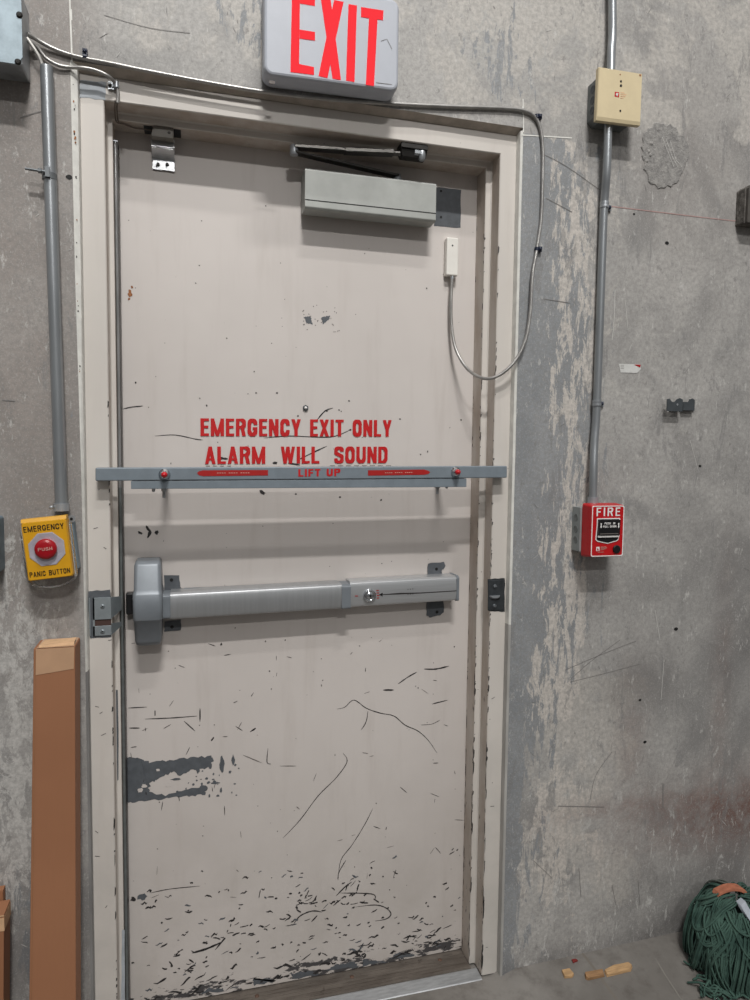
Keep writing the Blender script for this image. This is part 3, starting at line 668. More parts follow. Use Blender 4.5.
    for cx, cy, sx_, sy_ in cl:
        for k in range(13):
            px, py = rnd.gauss(cx, sx_ * .4), rnd.gauss(cy, sy_ * .45); px = min(460, max(132, px)); a = rnd.gauss(.15, .5); L = rnd.uniform(2, 9)
            sc([(px, py), (px + L * .5 * math.cos(a), py - L * .5 * math.sin(a) + rnd.uniform(-1, 1)), (px + L * math.cos(a), py - L * math.sin(a))], rnd.uniform(.0016, .0045))
    sc([(355, 907), (375, 905), (386, 908), (391, 914), (386, 919), (375, 921)], .0028); sc([(293, 925), (300, 916), (312, 911), (322, 912)], .0032)
    sc([(336, 896), (346, 886), (352, 882)], .003); sc([(338, 880), (339, 872), (346, 860)], .0025); sc([(340, 893), (372, 894), (375, 900)], .003)
    sc([(192, 953), (206, 949), (222, 942)], .006); sc([(222, 942), (225, 938), (215, 950)], .004); sc([(150, 893), (170, 889), (200, 886)], .002); blob(142, 897, .010, .007, 3); blob(133, 899, .006, .006)
    for k in range(6):
        t0 = rnd.uniform(200, 460); b0 = 992 - (t0 - 234) * .18
        rag([(t0 - rnd.uniform(6, 20), b0 - 3 + 1.5), (t0 + rnd.uniform(6, 18), b0 - 5), (t0 + rnd.uniform(4, 12), b0 - rnd.uniform(7, 10)), (t0 - rnd.uniform(3, 12), b0 - rnd.uniform(5, 9))], 3, .0032, 6)
    o = mb.build('door_1', [M['door'], M['scr'], M['scrg'], M['primer'], M['rust'], M['door']], origin=(0, 0, 0))
    struct(o)
    # holes in the patch
    hb = MB()
    for px, py in ((441, 191), (441, 217)):
        hb.lathe(at(px, py, D), (0, -1, 0), [(0, .003), (.0006, .003)], 10)
    hb.build('screw_hole', M['dark'], o)
    # lettering
    lb = MB(); yy = D - .0006
    def two(text, xl, yl0, yl1, xr, yr0, yr1, **kw):
        a, b, c = at(xl, yl1, yy), at(xr, yr1, yy), at(xl, yl0, yy); write(lb, text, a.x, b.x, a.z, b.z, c.z - a.z, yy, **kw)
    two('EMERGENCY EXIT ONLY', 200.5, 418.3, 436, 391.5, 419.5, 436.6, t=.18, h=.15, gap=.085, space=.32, cw=.50)
    two('ALARM  WILL  SOUND', 205, 446.5, 464, 387.5, 446.2, 463, t=.18, h=.15, gap=.085, space=.27, cw=.52)
    for px in range(206, 232, 7): lb.ribbon([at(px, 466, yy), at(px + 4, 466, yy)], .0015, 1)
    for px in range(330, 388, 8): lb.ribbon([at(px, 465.6, yy), at(px + 5, 465.6, yy)], .0015, 1)
    plabel(lb.build('lettering', [M['red'], M['scrg']], o), 'red stencilled warning lettering')
    vb = MB(); c = at(305.5, 408, D)
    vb.lathe(c, (0, -1, 0), [(0, .0075), (.003, .0075), (.003, .0055), (.0045, .005), (.0045, .003)], 6, 0, False); vb.lathe(c + Vector((0, -.003, 0)), (0, -1, 0), [(0, .004), (.003, .0035), (.0045, .0005)], 12, 1)
    plabel(vb.build('bolt_head', [M['hook'], M['white']], o), 'small bright bolt head above the lettering')
    return o
build_door()

# ---- weatherstrip rod along the left stop
mb = MB(); xs = .0152; ysx = .062
mb.tube([(xs, ysx, 1.30), (xs, ysx, 1.6), (xs, ysx, OH - .056)], .0034, 10, 0); mb.tube([(xs, ysx, FZ + .012), (xs, ysx, .6), (xs, ysx, 1.30)], .0036, 10, 3)
mb.box(.0113, .0195, ysx + .003, D - .001, FZ + .012, OH - .054, 1)
mb.box(.0115, .019, ysx - .004, ysx + .004, OH - .058, OH - .055, 2)
tag(mb.build('weatherstrip', [M['weather'], M['blackst'], M['chrome'], M['gbox']], None, origin=(xs, ysx, FZ)), 'thin metal weatherstrip running up the left side of the door', 'weatherstrip')

# ---- threshold
t = thing('threshold', 'worn fluted metal threshold plate under the door', 'threshold', (OW / 2, .06, FZ))
mb = MB(); x0, x1 = .0005, OW - .0005
prof = [(.15, FZ), (.15, FZ + .006), (.034, FZ + .006), (.032, FZ + .0045), (.028, FZ + .0055), (-.006, FZ + .002), (-.008, FZ)]
mb.loft([[(.017, y, z) for y, z in prof[:3]] + [(.017, .032, FZ)], [(OW - .017, y, z) for y, z in prof[:3]] + [(OW - .017, .032, FZ)]], 0)
for i in range(5): mb.box(.018, OW - .018, .042 + i * .011, .045 + i * .011, FZ + .006, FZ + .0068, 0)
mb.build('plate', M['thr'], t)
mb = MB(); q = [(.0315, FZ), (.0315, FZ + .0045), (.028, FZ + .0055), (-.006, FZ + .002), (-.008, FZ)]
mb.loft([[(.002, y, z) for y, z in q], [(OW - .002, y, z) for y, z in q]], 0)
plabel(mb.build('nosing', M['thr2'], t), 'bright sloped front edge')
for px, py in ((257, 996), (352, 977), (440, 960)):
    p = onz(px, py, FZ + .006); mb = MB(); mb.lathe((p.x, p.y, FZ + .006), (0, 0, 1), [(0, .006), (.0012, .0055), (.0022, .002)], 12)
    plabel(mb.build('screw', plain('screw_rust', (96, 74, 62), .7, .2, .2, 80), t), 'rusty screw head')

# ------------------------------------------------------------------ EXIT sign
EY = -.079
t = thing('exit_sign', 'white illuminated exit sign with red letters mounted above the door frame', 'exit sign', (.478, WY, 2.19))
bl, br = at(267, 78, EY), at(394.5, 99.5, EY)
x0, x1, zb = bl.x - .006, br.x + .009, 2.186
zt = 2.384
def tilt(x): return (x - x0) * .022
def rr(x0, x1, z0, z1, r, y, nn=6): return [(x, y, z + tilt(x)) for x, z in rrect(x0, x1, z0, z1, r, nn)]
mb = MB()
mb.loft([rr(x0 + .006, x1 - .006, zb + .004, zt - .004, .016, WY), rr(x0, x1, zb - .001, zt + .001, .018, WY - .012), rr(x0, x1, zb, zt, .018, EY + .014)], 0, False)
mb.build('housing', M['signw'], t)
mb = MB()
mb.loft([rr(x0 - .001, x1 + .001, zb, zt, .018, EY + .0145), rr(x0, x1, zb + .001, zt - .001, .018, EY + .006), rr(x0 + .0025, x1 - .0025, zb + .0035, zt - .0035, .016, EY + .0015), rr(x0 + .006, x1 - .006, zb + .007, zt - .007, .013, EY)], 0, False)
mb.build('face_plate', M['signw'], t)
mb = MB(); ey = EY - .0006
def quadpx(pl): mb.poly([at(a, b, ey) for a, b in pl])
quadpx([(292, -8), (300, -7), (299, 73), (290.4, 72)])
quadpx([(300, -7), (315, -4.5), (315, 6), (300, 3.5)]); quadpx([(299.6, 29.5), (315, 32), (315, 40.5), (299.6, 38.5)]); quadpx([(299, 64), (314, 67), (314, 75), (299, 73)])
quadpx([(320.5, -3.5), (330.5, -2), (341, 80), (332.5, 78.6)]); quadpx([(334, 0), (343.6, 1.8), (327.5, 78), (318.5, 76)])
quadpx([(348.5, 4), (357, 5.5), (354.5, 82), (346, 80.5)])
quadpx([(361, 7), (383.5, 10.5), (383, 20.2), (361, 17)]); quadpx([(369, 18), (377.5, 19.5), (374, 86), (365.8, 84.8)])
plabel(mb.build('exit_lettering', M['exitred'], t), 'glowing red EXIT letters')
mb = MB(); mb.ribbon([at(376, 82.5, ey), at(392, 84.5, ey)], .001); mb.build('scratch', M['scrg'], t); mb = MB(); mb.ribbon([at(381, 41, ey), at(387, 39, ey), at(392, 49, ey)], .0009)
mb.build('scratch', M['scrg'], t)
mb = MB(); p = at(272, 82.5, EY + .006); mb.box(p.x - .006, p.x + .006, EY + .0045, EY + .007, p.z - .003, p.z + .003); mb.build('snap_tab', M['scrg'], t)

# ------------------------------------------------------------------ junction box, upper left
def knockouts(mb, x, pts, r=.011, slot=1, sgn=-1):
    for y, z in pts: mb.lathe((x, y, z), (sgn, 0, 0), [(0, r), (.0008, r), (.0008, r * .86), (.0003, r * .84), (.0003, r * .1)], 18, slot)
t = thing('junction_box', 'square zinc junction box cut off by the upper left corner of the photo', 'junction box', (-.24, WY, 2.125))
LBX = -.1375; LBY = -.095
mb = MB(); mb.box(-.295, LBX, LBY + .004, WY, 2.127, 2.265); mb.build('box_body', M['galv'], t, .003)
mb = MB(); ch = .014
pl = [(-.298, 2.126), (LBX + .001 - ch * .7, 2.126), (LBX + .001, 2.126 + ch), (LBX + .001, 2.258 - ch), (LBX + .001 - ch, 2.258), (-.298, 2.266)]
mb.prism(pl, LBY, LBY + .0035); mb.build('cover', M['boxgal'], t, .0012)
for px, py in ((18, 62), (19.5, 15)):
    p = at(px, py, LBY); mb = MB(); mb.lathe((p.x, LBY, p.z), (0, -1, 0), [(0, .006), (.0015, .0058), (.0028, .003)], 12); mb.ribbon([(p.x - .004, LBY - .003, p.z - .003), (p.x + .004, LBY - .003, p.z + .003)], .0014, 1)
    mb.build('screw', [M['blackst'], M['dark']], t)
mb = MB(); p = at(2, 4, -.05); mb.tube([(p.x, -.05, 2.262), (p.x, -.05, 2.9)], .0115, 14); mb.tube([(p.x, -.05, 2.258), (p.x, -.05, 2.276)], .016, 14)
tag(mb.build('conduit', M['emt'], None, origin=(p.x, -.05, 2.262)), 'short conduit rising from the junction box in the upper left corner', 'conduit')

# ------------------------------------------------------------------ conduit, left
CY = WY - .017
p0, p1, p2 = at(46.5, 67, CY), at(55, 300, CY), at(61.5, 508, CY)
t = thing('conduit', 'thick vertical grey conduit on the left wall above the yellow panic button', 'conduit', p2)
mb = MB(); n = 16; R_ = .0125
mb.tube([p0, p0.lerp(p2, .5), p2], R_, 20, 0, False)
mb.tube([p0 + Vector((0, 0, -.05)), p0 + Vector((0, 0, .0))], R_ * .82, 16, 1, False)
mb.lathe(p0 + Vector((0, 0, -.012)), (0, 0, 1), [(0, R_ * .84), (.0005, .001)], 16, 1)
mb.lathe(p0, (0, 0, -1), [(-.0005, R_ * .84), (-.0005, R_), (.004, R_)], 20, 0)
mb.build('tube', [M['emt'], M['dark']], t)
pc = at(49.5, 177, CY); mb = MB()
mb.tube([pc + Vector((0, 0, -.006)), pc + Vector((0, 0, .006))], R_ + .0018, 20)
mb.box(pc.x - R_ * .4, pc.x + .004, CY - .019, CY - .010, pc.z - .006, pc.z + .014)
mb.tube([pc + Vector((-.042, -.015, .006)), pc + Vector((.004, -.015, .004))], .0028, 8); mb.lathe(pc + Vector((-.018, -.015, .005)), (1, 0, 0), [(0, .0055), (.006, .0055)], 6, 0, False)
mb.box(pc.x - .008, pc.x + .008, CY, WY, pc.z - .006, pc.z + .006)
plabel(mb.build('pipe_clamp', plain('clamp_steel', (120, 124, 127), .4, .5, .15, 40), t), 'bolted clamp round the conduit')
pe = p2; mb = MB(); mb.tube([pe + Vector((0, 0, -.006)), pe + Vector((0, 0, .010))], R_ + .003, 16); mb.lathe(pe + Vector((-.018, -.004, .002)), (0, -1, 0), [(0, .004), (.008, .004), (.009, .002)], 8); mb.build('connector', M['galv'], t)

# ------------------------------------------------------------------ conduit, right, two lengths
CR = .0102; CYR = WY - .022
rt = [at(612, -40, CYR), at(612.5, 30, CYR), at(611.5, 50, CYR - .006), at(611, 72, CYR - .010)]
tt = thing('conduit', 'upper conduit running down into the top of the tan cover box', 'conduit', rt[-1])
mb = MB(); mb.tube(spline(rt, 6), CR, 16); mb.build('tube', M['emt'], tt)
yb = CYR - .010
rl = [at(608, 124, yb), at(607.5, 150, yb), at(606.5, 175, yb + .003), at(604.5, 200, CYR + .005), at(603, 230, CYR + .007), at(597, 400, CYR + .007), at(594.5, 440, CYR + .004), at(593.5, 470, CYR - .006), at(593, 500, CYR - .010)]
tt = thing('conduit', 'long thin conduit dropping from the tan cover box to the red fire alarm', 'conduit', rl[-1])
mb = MB(); mb.tube(spline(rl, 6), CR, 16); mb.build('tube', M['emt'], tt)
for k, (px, py) in enumerate(((604.3, 205), (596.8, 403))):
    p = at(px, py, CYR + .006); mb = MB()
    for dz in (-.0045, .0045): mb.tube([p + Vector((0, 0, dz - .0028)), p + Vector((0, 0, dz + .0028))], CR + .0016, 16)
    mb.tube([p + Vector((0, 0, -.007)), p + Vector((0, 0, .007))], CR + .0008, 16)
    mb.box(p.x + CR - .001, p.x + CR + .018, WY - .005, WY, p.z - .008, p.z + .006)
    mb.lathe((p.x + CR + .010, WY - .005, p.z - .001), (0, -1, 0), [(0, .005), (.004, .0048), (.006, .002)], 10, 1)
    plabel(mb.build('strap', [M['galv'], M['clipblue']], tt), 'one-hole strap with dark screw')
p = rl[-1]; mb = MB(); mb.tube([p + Vector((0, 0, -.010)), p + Vector((0, 0, .008))], CR + .0035, 16); mb.build('connector', M['galv'], tt)

# ------------------------------------------------------------------ tan cover box
t = thing('alarm_module_box', 'square tan cover plate on a grey box high on the right wall', 'electrical box', (1.19, WY, 2.22))
PY = -.066
a, b, c, d = at(598.5, 67, PY - .010), at(642, 74, PY - .010), at(640, 126, PY - .010), at(596, 120.5, PY - .010)
bx0, bx1, bz0, bz1 = 1.1375, 1.243, 2.206, 2.318
mb = MB(); chv = .012
mb.prism([(bx0, bz0 + chv), (bx0 + chv, bz0), (bx1 - chv, bz0), (bx1, bz0 + chv), (bx1, bz1 - chv), (bx1 - chv, bz1), (bx0 + chv, bz1), (bx0, bz1 - chv)], PY, WY, 0)
knockouts(mb, bx0, [(-.044, 2.238), (-.044, 2.262), (-.044, 2.288)], .0095, 1)
mb.build('back_box', [M['gbox'], M['hook']], t, .0012)
mb = MB(); inn = [Vector((q.x, PY - .010, q.z)) for q in (a, b, c, d)]
cen = sum(inn, Vector()) / 4
out = [Vector((q.x, PY, q.z)) for q in inn]
fr = []
for q in inn:
    s = q - cen; fr.append(Vector((cen.x + s.x * .975, PY - .0125, cen.z + s.z * (.975 if s.z > 0 else .86))))
mb.loft([out, inn, fr], 0); mb.build('cover_plate', M['tan'], t, .001)
fy = PY - .0129
def spot(mb, px, py, r, y, slot=0, n=12): q = at(px, py, y); mb.lathe((q.x, y, q.z), (0, -1, 0), [(0, r), (.0005, r * .95)], n, slot)
for px, py, r, m in ((620.2, 74.5, .0016, 'rust'), (621, 81.3, .0028, 'blackst'), (621, 85.6, .0032, 'dark'), (620.3, 110.8, .0026, 'blackst')):
    mb = MB(); spot(mb, px, py, r, fy); plabel(mb.build('screw' if m != 'dark' else 'hole', M[m], t), {'rust': 'faded small screw', 'blackst': 'dark screw head', 'dark': 'small dark hole'}[m])
mb = MB(); q = lambda px, py: at(px, py, fy)
mb.poly([q(614.8, 91.7), (q(619.3, 92.3)), q(619, 97.2), q(614.6, 96.6)], 0); mb.poly([q(616, 93) + Vector((0, -.0002, 0)), q(618.5, 93.2) + Vector((0, -.0002, 0)), q(617.6, 96.3) + Vector((0, -.0002, 0)), q(615.8, 95.2) + Vector((0, -.0002, 0))], 1)
for i, L in enumerate((4, 6, 5, 3)): mb.ribbon([q(620.5, 92.5 + i * 1.8), q(620.5 + L, 92.9 + i * 1.8)], .0013, 2)
plabel(mb.build('maker_label', [M['red'], M['paper'], plain('orange_print', (222, 176, 140), .6)], t), 'tiny red square mark with faint print')
mb = MB(); mb.poly([at(639.5, 74.2, fy), at(641.3, 74.5, fy), at(641, 76.5, fy), at(639.2, 75.8, fy)]); plabel(mb.build('red_smudge', M['rust'], t), 'red brown smudge in the corner')

# ------------------------------------------------------------------ fire alarm pull station
t = thing('fire_alarm_pull', 'red fire alarm pull station with white lettering on the right wall', 'fire alarm', (1.18, WY, 1.13))
RY = -.060; FY = -.098
mb = MB(); mb.box(1.130, 1.232, RY, WY, 1.140, 1.253)
mb.prism([(1.136, 1.247), (1.226, 1.247), (1.226, 1.252), (1.136, 1.252)], RY - .004, RY)
knockouts(mb, 1.130, [(-.041, 1.168), (-.041, 1.196), (-.041, 1.226)], .0095, 1)
mb.build('back_box', [plain('box_grey', (150, 156, 156), .5, .3, .1), M['gbox']], t, .0015)
fa, fb, fc, fd = at(592, 504.8, FY), at(625.3, 505.5, FY), at(622.5, 557, FY), at(590, 556.6, FY)
X0, X1, Z0, Z1 = (fa.x + fd.x) / 2, (fb.x + fc.x) / 2, (fc.z + fd.z) / 2, (fa.z + fb.z) / 2
def rq(i, y, r=.006): return [(x, y, z) for x, z in rrect(X0 + i, X1 - i, Z0 + i, Z1 - i, r, 4)]
mb = MB(); mb.loft([rq(-.003, RY - .0005), rq(-.0015, RY - .02), rq(0, FY + .002), rq(.002, FY)], 0); mb.build('housing', M['fire'], t)
# white border on the front face
mb = MB(); ol = rq(.0012, FY - .0006, .005); il = rq(.0036, FY - .0006, .004)
for i in range(len(ol)): j = (i + 1) % len(ol); mb.add([ol[i], ol[j], il[j], il[i]], [(0, 1, 2, 3)])
WX, WZ = X1 - X0, Z1 - Z0
fx = lambda u, v: (X0 + u * WX, FY - .0007, Z0 + v * WZ)   # unit panel
a = fx(.145, .79); b = fx(.86, .79); write(mb, 'FIRE', a[0], b[0], a[2], b[2], .165 * WZ, FY - .0007, t=.16, h=.14, gap=.28, cw=.62)
plabel(mb.build('fire_lettering', M['white'], t), 'white FIRE lettering and border')
def panel(name, pts, y0, y1, m, lab=None, bev=.0008):
    mb = MB(); mb.loft([[(X0 + u * WX, y0, Z0 + v * WZ) for u, v in pts], [(X0 + u * WX, y1, Z0 + v * WZ) for u, v in pts]]); o = mb.build(name, m, t, bev)
    if lab: plabel(o, lab)
    return o
sur = [(.16, .75), (.86, .75), (.86, .62), (.845, .40), (.84, .335), (.78, .30), (.50, .255), (.20, .30), (.135, .335), (.14, .40), (.16, .62)]
panel('handle_surround', sur, FY, FY - .0015, M['white'], 'white outline of the handle')
ins = [(.185, .73), (.835, .73), (.835, .62), (.82, .41), (.815, .35), (.77, .32), (.50, .275), (.21, .32), (.16, .35), (.165, .41), (.185, .62)]
panel('handle_recess', ins, FY - .0012, FY - .0022, M['black'])
hd = panel('pull_handle', [(.19, .715), (.83, .715), (.82, .425), (.18, .425)], FY - .002, FY - .008, M['black'], 'black pull handle with white print')
mb = MB(); hy = FY - .0086; hx = lambda u, v: (X0 + u * WX, hy, Z0 + v * WZ)
write(mb, 'PUSH  IN', hx(.34, 0)[0], hx(.66, 0)[0], hx(0, .635)[2], hx(0, .635)[2], .04 * WZ, hy, t=.16, h=.16, gap=.12, cw=.5)
write(mb, 'PULL DOWN', hx(.30, 0)[0], hx(.70, 0)[0], hx(0, .575)[2], hx(0, .575)[2], .04 * WZ, hy, t=.16, h=.16, gap=.12, cw=.5)
for s, u in ((1, .24), (-1, .77)): mb.poly([hx(u - .02, .66), hx(u + .02, .66), hx(u + .012, .60), hx(u + .03, .60), hx(u, .56), hx(u - .03, .60), hx(u - .012, .60)])
plabel(mb.build('handle_print', M['white'], hd), 'white push in pull down print')
mb = MB(); mb.ribbon([hx(.22, .455), hx(.77, .455)], .0018); mb.build('handle_edge', M['scrg'], hd)
panel('handle_lip', [(.18, .42), (.83, .42), (.82, .385), (.70, .385), (.30, .385), (.18, .385)], FY - .002, FY - .006, M['white'], 'white lower lip of the handle')
mb = MB(); c = fx(.78, .145); mb.lathe(c, (0, -1, 0), [(0, .0105), (.003, .0105), (.0036, .0085), (.0030, .004), (.0030, .0005)], 18); mb.build('key_lock', M['black'], t)
mb = MB(); mb.poly([fx(.17, .12), fx(.27, .12), fx(.27, .2), fx(.17, .2)], 0); mb.poly([(p[0], p[1] - .0002, p[2]) for p in (fx(.19, .13), fx(.255, .13), fx(.205, .185))], 1)
for i, L in enumerate((.17, .2, .18, .12)): mb.ribbon([fx(.30, .195 - i * .018), fx(.30 + L, .195 - i * .018)], .0010, 2)
mb.ribbon([fx(.22, .095), fx(.40, .095)], .001, 2); plabel(mb.build('maker_label', [M['white'], M['fire'], M['pale']], t), 'white square mark with fine print')

# ------------------------------------------------------------------ yellow panic button (hangs tilted)
ctr = at(48.5, 549, -.07)
t = thing('panic_button', 'tilted yellow emergency panic button with big red push knob on left wall', 'panic button', (ctr.x, WY, ctr.z))
LOCAL.add(t.name); t.rotation_euler = (0, -math.radians(5.6), 0)
w2, h2 = .0430, .0605
mb = MB(); mb.box(-.045, .050, -.030, 0, -.052, .056); mb.lathe((.048, -.030, .056), (0, -1, 0), [(0, .008), (.002, .008)], 14, 1); mb.lathe((.048, -.032, .056), (0, -1, 0), [(0, .003), (.001, .003)], 10, 2)
# straighten the box against the tilt of the cover
mb.build('back_box', [M['bluegrey'], M['galv'], M['dark']], t, .003)
mb = MB(); sec = lambda i, y, tp=0: [(x, y, z + (tp if z > 0 else 0)) for x, z in rrect(-w2 + i, w2 - i, -h2 + i, h2 - i, .004, 3)]
mb.loft([sec(0, -.030), sec(0, -.058)], 0); mb.loft([sec(.0005, -.058), sec(.002, -.062)], 0)
mb.hexa([(-w2, -.06, h2 - .001), (w2, -.06, h2 - .001), (w2, -.035, h2), (-w2, -.035, h2)], [(-w2, -.056, h2 + .006), (w2, -.056, h2 + .006), (w2, -.035, h2 + .006), (-w2, -.035, h2 + .006)], 0)
hs = mb.build('housing', M['yellow'], t)
octo = lambda r, rz, y: [(r * math.cos(math.radians(22.5 + 45 * i)), y, .002 + rz * math.sin(math.radians(22.5 + 45 * i))) for i in range(8)]
mb = MB(); mb.loft([octo(.0365, .0365, -.0622), octo(.0365, .0365, -.0632), octo(.0345, .0345, -.0634), octo(.024, .024, -.0624)], 0)
plabel(mb.build('octagon_well', M['silver'], t), 'silver octagon around the knob')
mb = MB(); mb.lathe((-.001, -.0625, .003), (0, -1, 0), [(0, .0205), (.006, .0212), (.010, .0207), (.0128, .0180), (.0140, .013), (.0142, .001)], 28)
kn = mb.build('push_knob', M['btnred'], t)
mb = MB(); write(mb, 'PUSH', -.014, .013, .0005, .0005, .0068, -.0772, t=.13, h=.13, gap=.14, cw=.5); plabel(mb.build('push_print', M['pale'], kn), 'pale PUSH print')
mb = MB(); write(mb, 'EMERGENCY', -.039, .037, .0405, .0405, .0115, -.0626, t=.13, h=.13, gap=.13, cw=.52)
plabel(mb.build('button_lettering', M['black'], t), 'black EMERGENCY lettering'); mb = MB()
write(mb, 'PANIC BUTTON', -.0385, .0385, -.0525, -.0525, .0105, -.0626, t=.14, h=.13, gap=.13, cw=.52)
plabel(mb.build('button_lettering', M['black'], t), 'black PANIC BUTTON lettering')
mb = MB()
fl = [(-w2 - .004, h2 - .01), (-w2 - .004, -h2 + .004)] + arc(0, -h2 + .004, w2 + .004, .024, 180, 360, 14) + [(w2 + .004, h2 - .01)]
pr = [(x, -.046, z) for x, z in fl]; mb.tube(pr, .0028, 8)
fo = [(x * .98, z) for x, z in arc(0, -h2 + .003, w2 + .003, .022, 180, 360, 14)]
mb.loft([[(x, -.056, z) for x, z in fo], [(x, -.034, z) for x, z in fo]], 0, False, False)
plabel(mb.build('clear_shield', M['clear'], t), 'clear plastic shield under the yellow cover')
mb = MB(); mb.box(-.052, -.046, -.02, 0, -.045, .03); mb.build('spacer', M['black'], t)

# ------------------------------------------------------------------ blue-grey box at the left edge
t = thing('switch_box', 'blue-grey metal box cut off by the left edge beside the panic button', 'electrical box', (-.25, WY, 1.12))
e = at(5, 545, -.06); mb = MB(); mb.prism(rrect(e.x - .12, e.x - .010, 1.131, 1.246, .006, 4), -.07, WY); mb.build('box_body', M['bluegrey'], t, .002)
mb = MB(); mb.prism(rrect(e.x - .116, e.x - .014, 1.136, 1.241, .005, 4), -.074, -.07); mb.build('cover', M['bluegrey'], t, .001)

# ------------------------------------------------------------------ door closer
t = thing('door_closer', 'grey door closer with folded arm at the top of the door', 'door closer', (.6, D, 1.96))
cx0, cx1, cz0, cz1, cy = .4362, .7635, 1.9605, 2.054, D - .060
prof = [(D - .0005, cz0 + .012), (D - .0005, cz1), (cy + .004, cz1), (cy, cz1 - .004), (cy, cz0 + .004), (cy + .004, cz0), (D - .012, cz0)]
mb = MB(); mb.loft([[(cx0, y, z) for y, z in prof], [(cx1, y, z) for y, z in prof]]); mb.build('cover', M['closer'], t, .0015)
mb = MB(); g0 = at(306, 199.5, cy - .0003); g1 = at(436, 213.5, cy - .0003); mb.ribbon([(cx0, cy - .0003, g0.z), (cx1, cy - .0003, g1.z)], .0022); mb.build('seam', M['dark'], t)
mb = MB(); p = at(398, 176, .065); sp = Vector((p.x, .068, cz1)); mb.lathe(sp, (0, 0, 1), [(-.002, .011), (.010, .011), (.012, .008), (.020, .008), (.021, .004)], 14); mb.build('spindle', M['galv'], t)
el = Vector((.412, -.035, 2.084))
pe = at(294, 149, .040); el = Vector((pe.x, .040, pe.z))
sh0 = at(421, 160, .02); shp = Vector((sh0.x, .018, OH - .018))
def flatbar(a, b, w, h, slot=0):
    a, b = Vector(a), Vector(b); d_ = (b - a).normalized(); sd = d_.cross(Vector((0, 0, 1))).normalized() * w / 2; up = Vector((0, 0, h / 2))
    return [a - sd - up, a + sd - up, b + sd - up, b - sd - up], [a - sd + up, a + sd + up, b + sd + up, b - sd + up]
mb = MB(); mb.hexa(*flatbar(sp + Vector((0, 0, .015)), el + Vector((0, 0, -.008)), .020, .006)); mb.build('main_arm', M['blackst'], t, .0015)
mb = MB(); mid = el.lerp(shp, .55); mb.hexa(*flatbar(el + Vector((0, 0, .004)), mid, .022, .008)); mb.tube([mid, shp], .006, 10); mb.hexa(*flatbar(mid.lerp(el, .3), mid.lerp(shp, .5), .024, .010)); mb.build('forearm', plain('arm_steel', (92, 90, 87), .35, .75, .2, 30), t, .0015)
mb = MB(); mb.lathe(el + Vector((0, 0, -.014)), (0, 0, 1), [(0, .009), (.004, .010), (.020, .010), (.024, .006)], 14); mb.build('elbow_joint', M['galv'], t)
mb = MB(); mb.box(shp.x - .055, shp.x + .012, .004, .044, OH - .0125, OH - .0005); mb.hexa([(shp.x - .05, .012, OH - .030), (shp.x + .010, .012, OH - .030), (shp.x + .010, .036, OH - .030), (shp.x - .05, .036, OH - .030)], [(shp.x - .055, .008, OH - .0125), (shp.x + .012, .008, OH - .0125), (shp.x + .012, .042, OH - .0125), (shp.x - .055, .042, OH - .0125)]); mb.build('shoe', M['blackst'], t, .001)
mb = MB(); mb.lathe(shp + Vector((0, -.004, -.016)), (0, 0, 1), [(0, .006), (.004, .009), (.028, .009), (.030, .005)], 14); mb.lathe(shp + Vector((-.02, -.006, 0)), (1, 0, 0), [(0, .0075), (.016, .0075)], 6, 0, False); mb.build('shoe_pin', M['galv'], t)

# ------------------------------------------------------------------ contact at top left of the door
bk = thing('magnet_bracket', 'zinc Z-bracket screwed to the door at its top left corner', 'bracket', at(164, 172, D))
x0, x1 = at(151.5, 160, D - .03).x, at(174.5, 160, D - .03).x
yz = [(D - .001, 2.0), ]
def zpx(py, y): return at(163, py, y).z
sec = [(D - .002, zpx(171, D)), (D - .002, zpx(159.5, D)), (D - .034, zpx(147.5, D - .034)), (D - .034, zpx(145.5, D - .034)), (D - .030, zpx(139, D - .03))]
mb = MB(); th = .0022
for (ya, za), (yb_, zb_) in zip(sec[:-1], sec[1:]):
    dv = Vector((0, yb_ - ya, zb_ - za)).normalized(); nv = Vector((0, -dv.z, dv.y)) * th
    if nv.y > 0: nv = -nv
    mb.hexa([(x0, ya, za), (x1, ya, za), (x1, ya + nv.y, za + nv.z), (x0, ya + nv.y, za + nv.z)], [(x0, yb_, zb_), (x1, yb_, zb_), (x1, yb_ + nv.y, zb_ + nv.z), (x0, yb_ + nv.y, zb_ + nv.z)])
mb.build('plate', M['alu2'], bk, .0006)
for px in (158, 167.5):
    q = at(px, 164.5, D - .0045); mb = MB(); mb.lathe((q.x, D - .0043, q.z), (0, -1, 0), [(0, .0042), (.0012, .004), (.002, .002)], 10); mb.prism(rrect(q.x - .0045, q.x - .0015, q.z - .007, q.z, .001, 2), D - .0046, D - .0042); mb.build('screw', M['blackst'], bk)
sw = thing('contact_switch', 'small grey contact switch under the frame head above the zinc bracket', 'contact switch', at(163, 130, .05))
q0, q1 = at(150.5, 133, .040), at(173.5, 133, .040)
mb = MB(); mb.hexa([(q0.x, .044, OH - .042), (q1.x, .044, OH - .042), (q1.x, .088, OH - .042), (q0.x, .088, OH - .042)], [(q0.x + .006, .050, OH - .0165), (q1.x, .050, OH - .0165), (q1.x, .088, OH - .0165), (q0.x + .006, .088, OH - .0165)])
mb.build('sensor_body', plain('sensor_grey', (120, 116, 110), .5), sw, .002)
q = at(169, 131.5, .041); mb = MB(); mb.lathe((q.x, .0475, OH - .030), (0, -1, 0.2), [(0, .004), (.001, .0035)], 10); mb.build('screw', M['blackst'], sw)

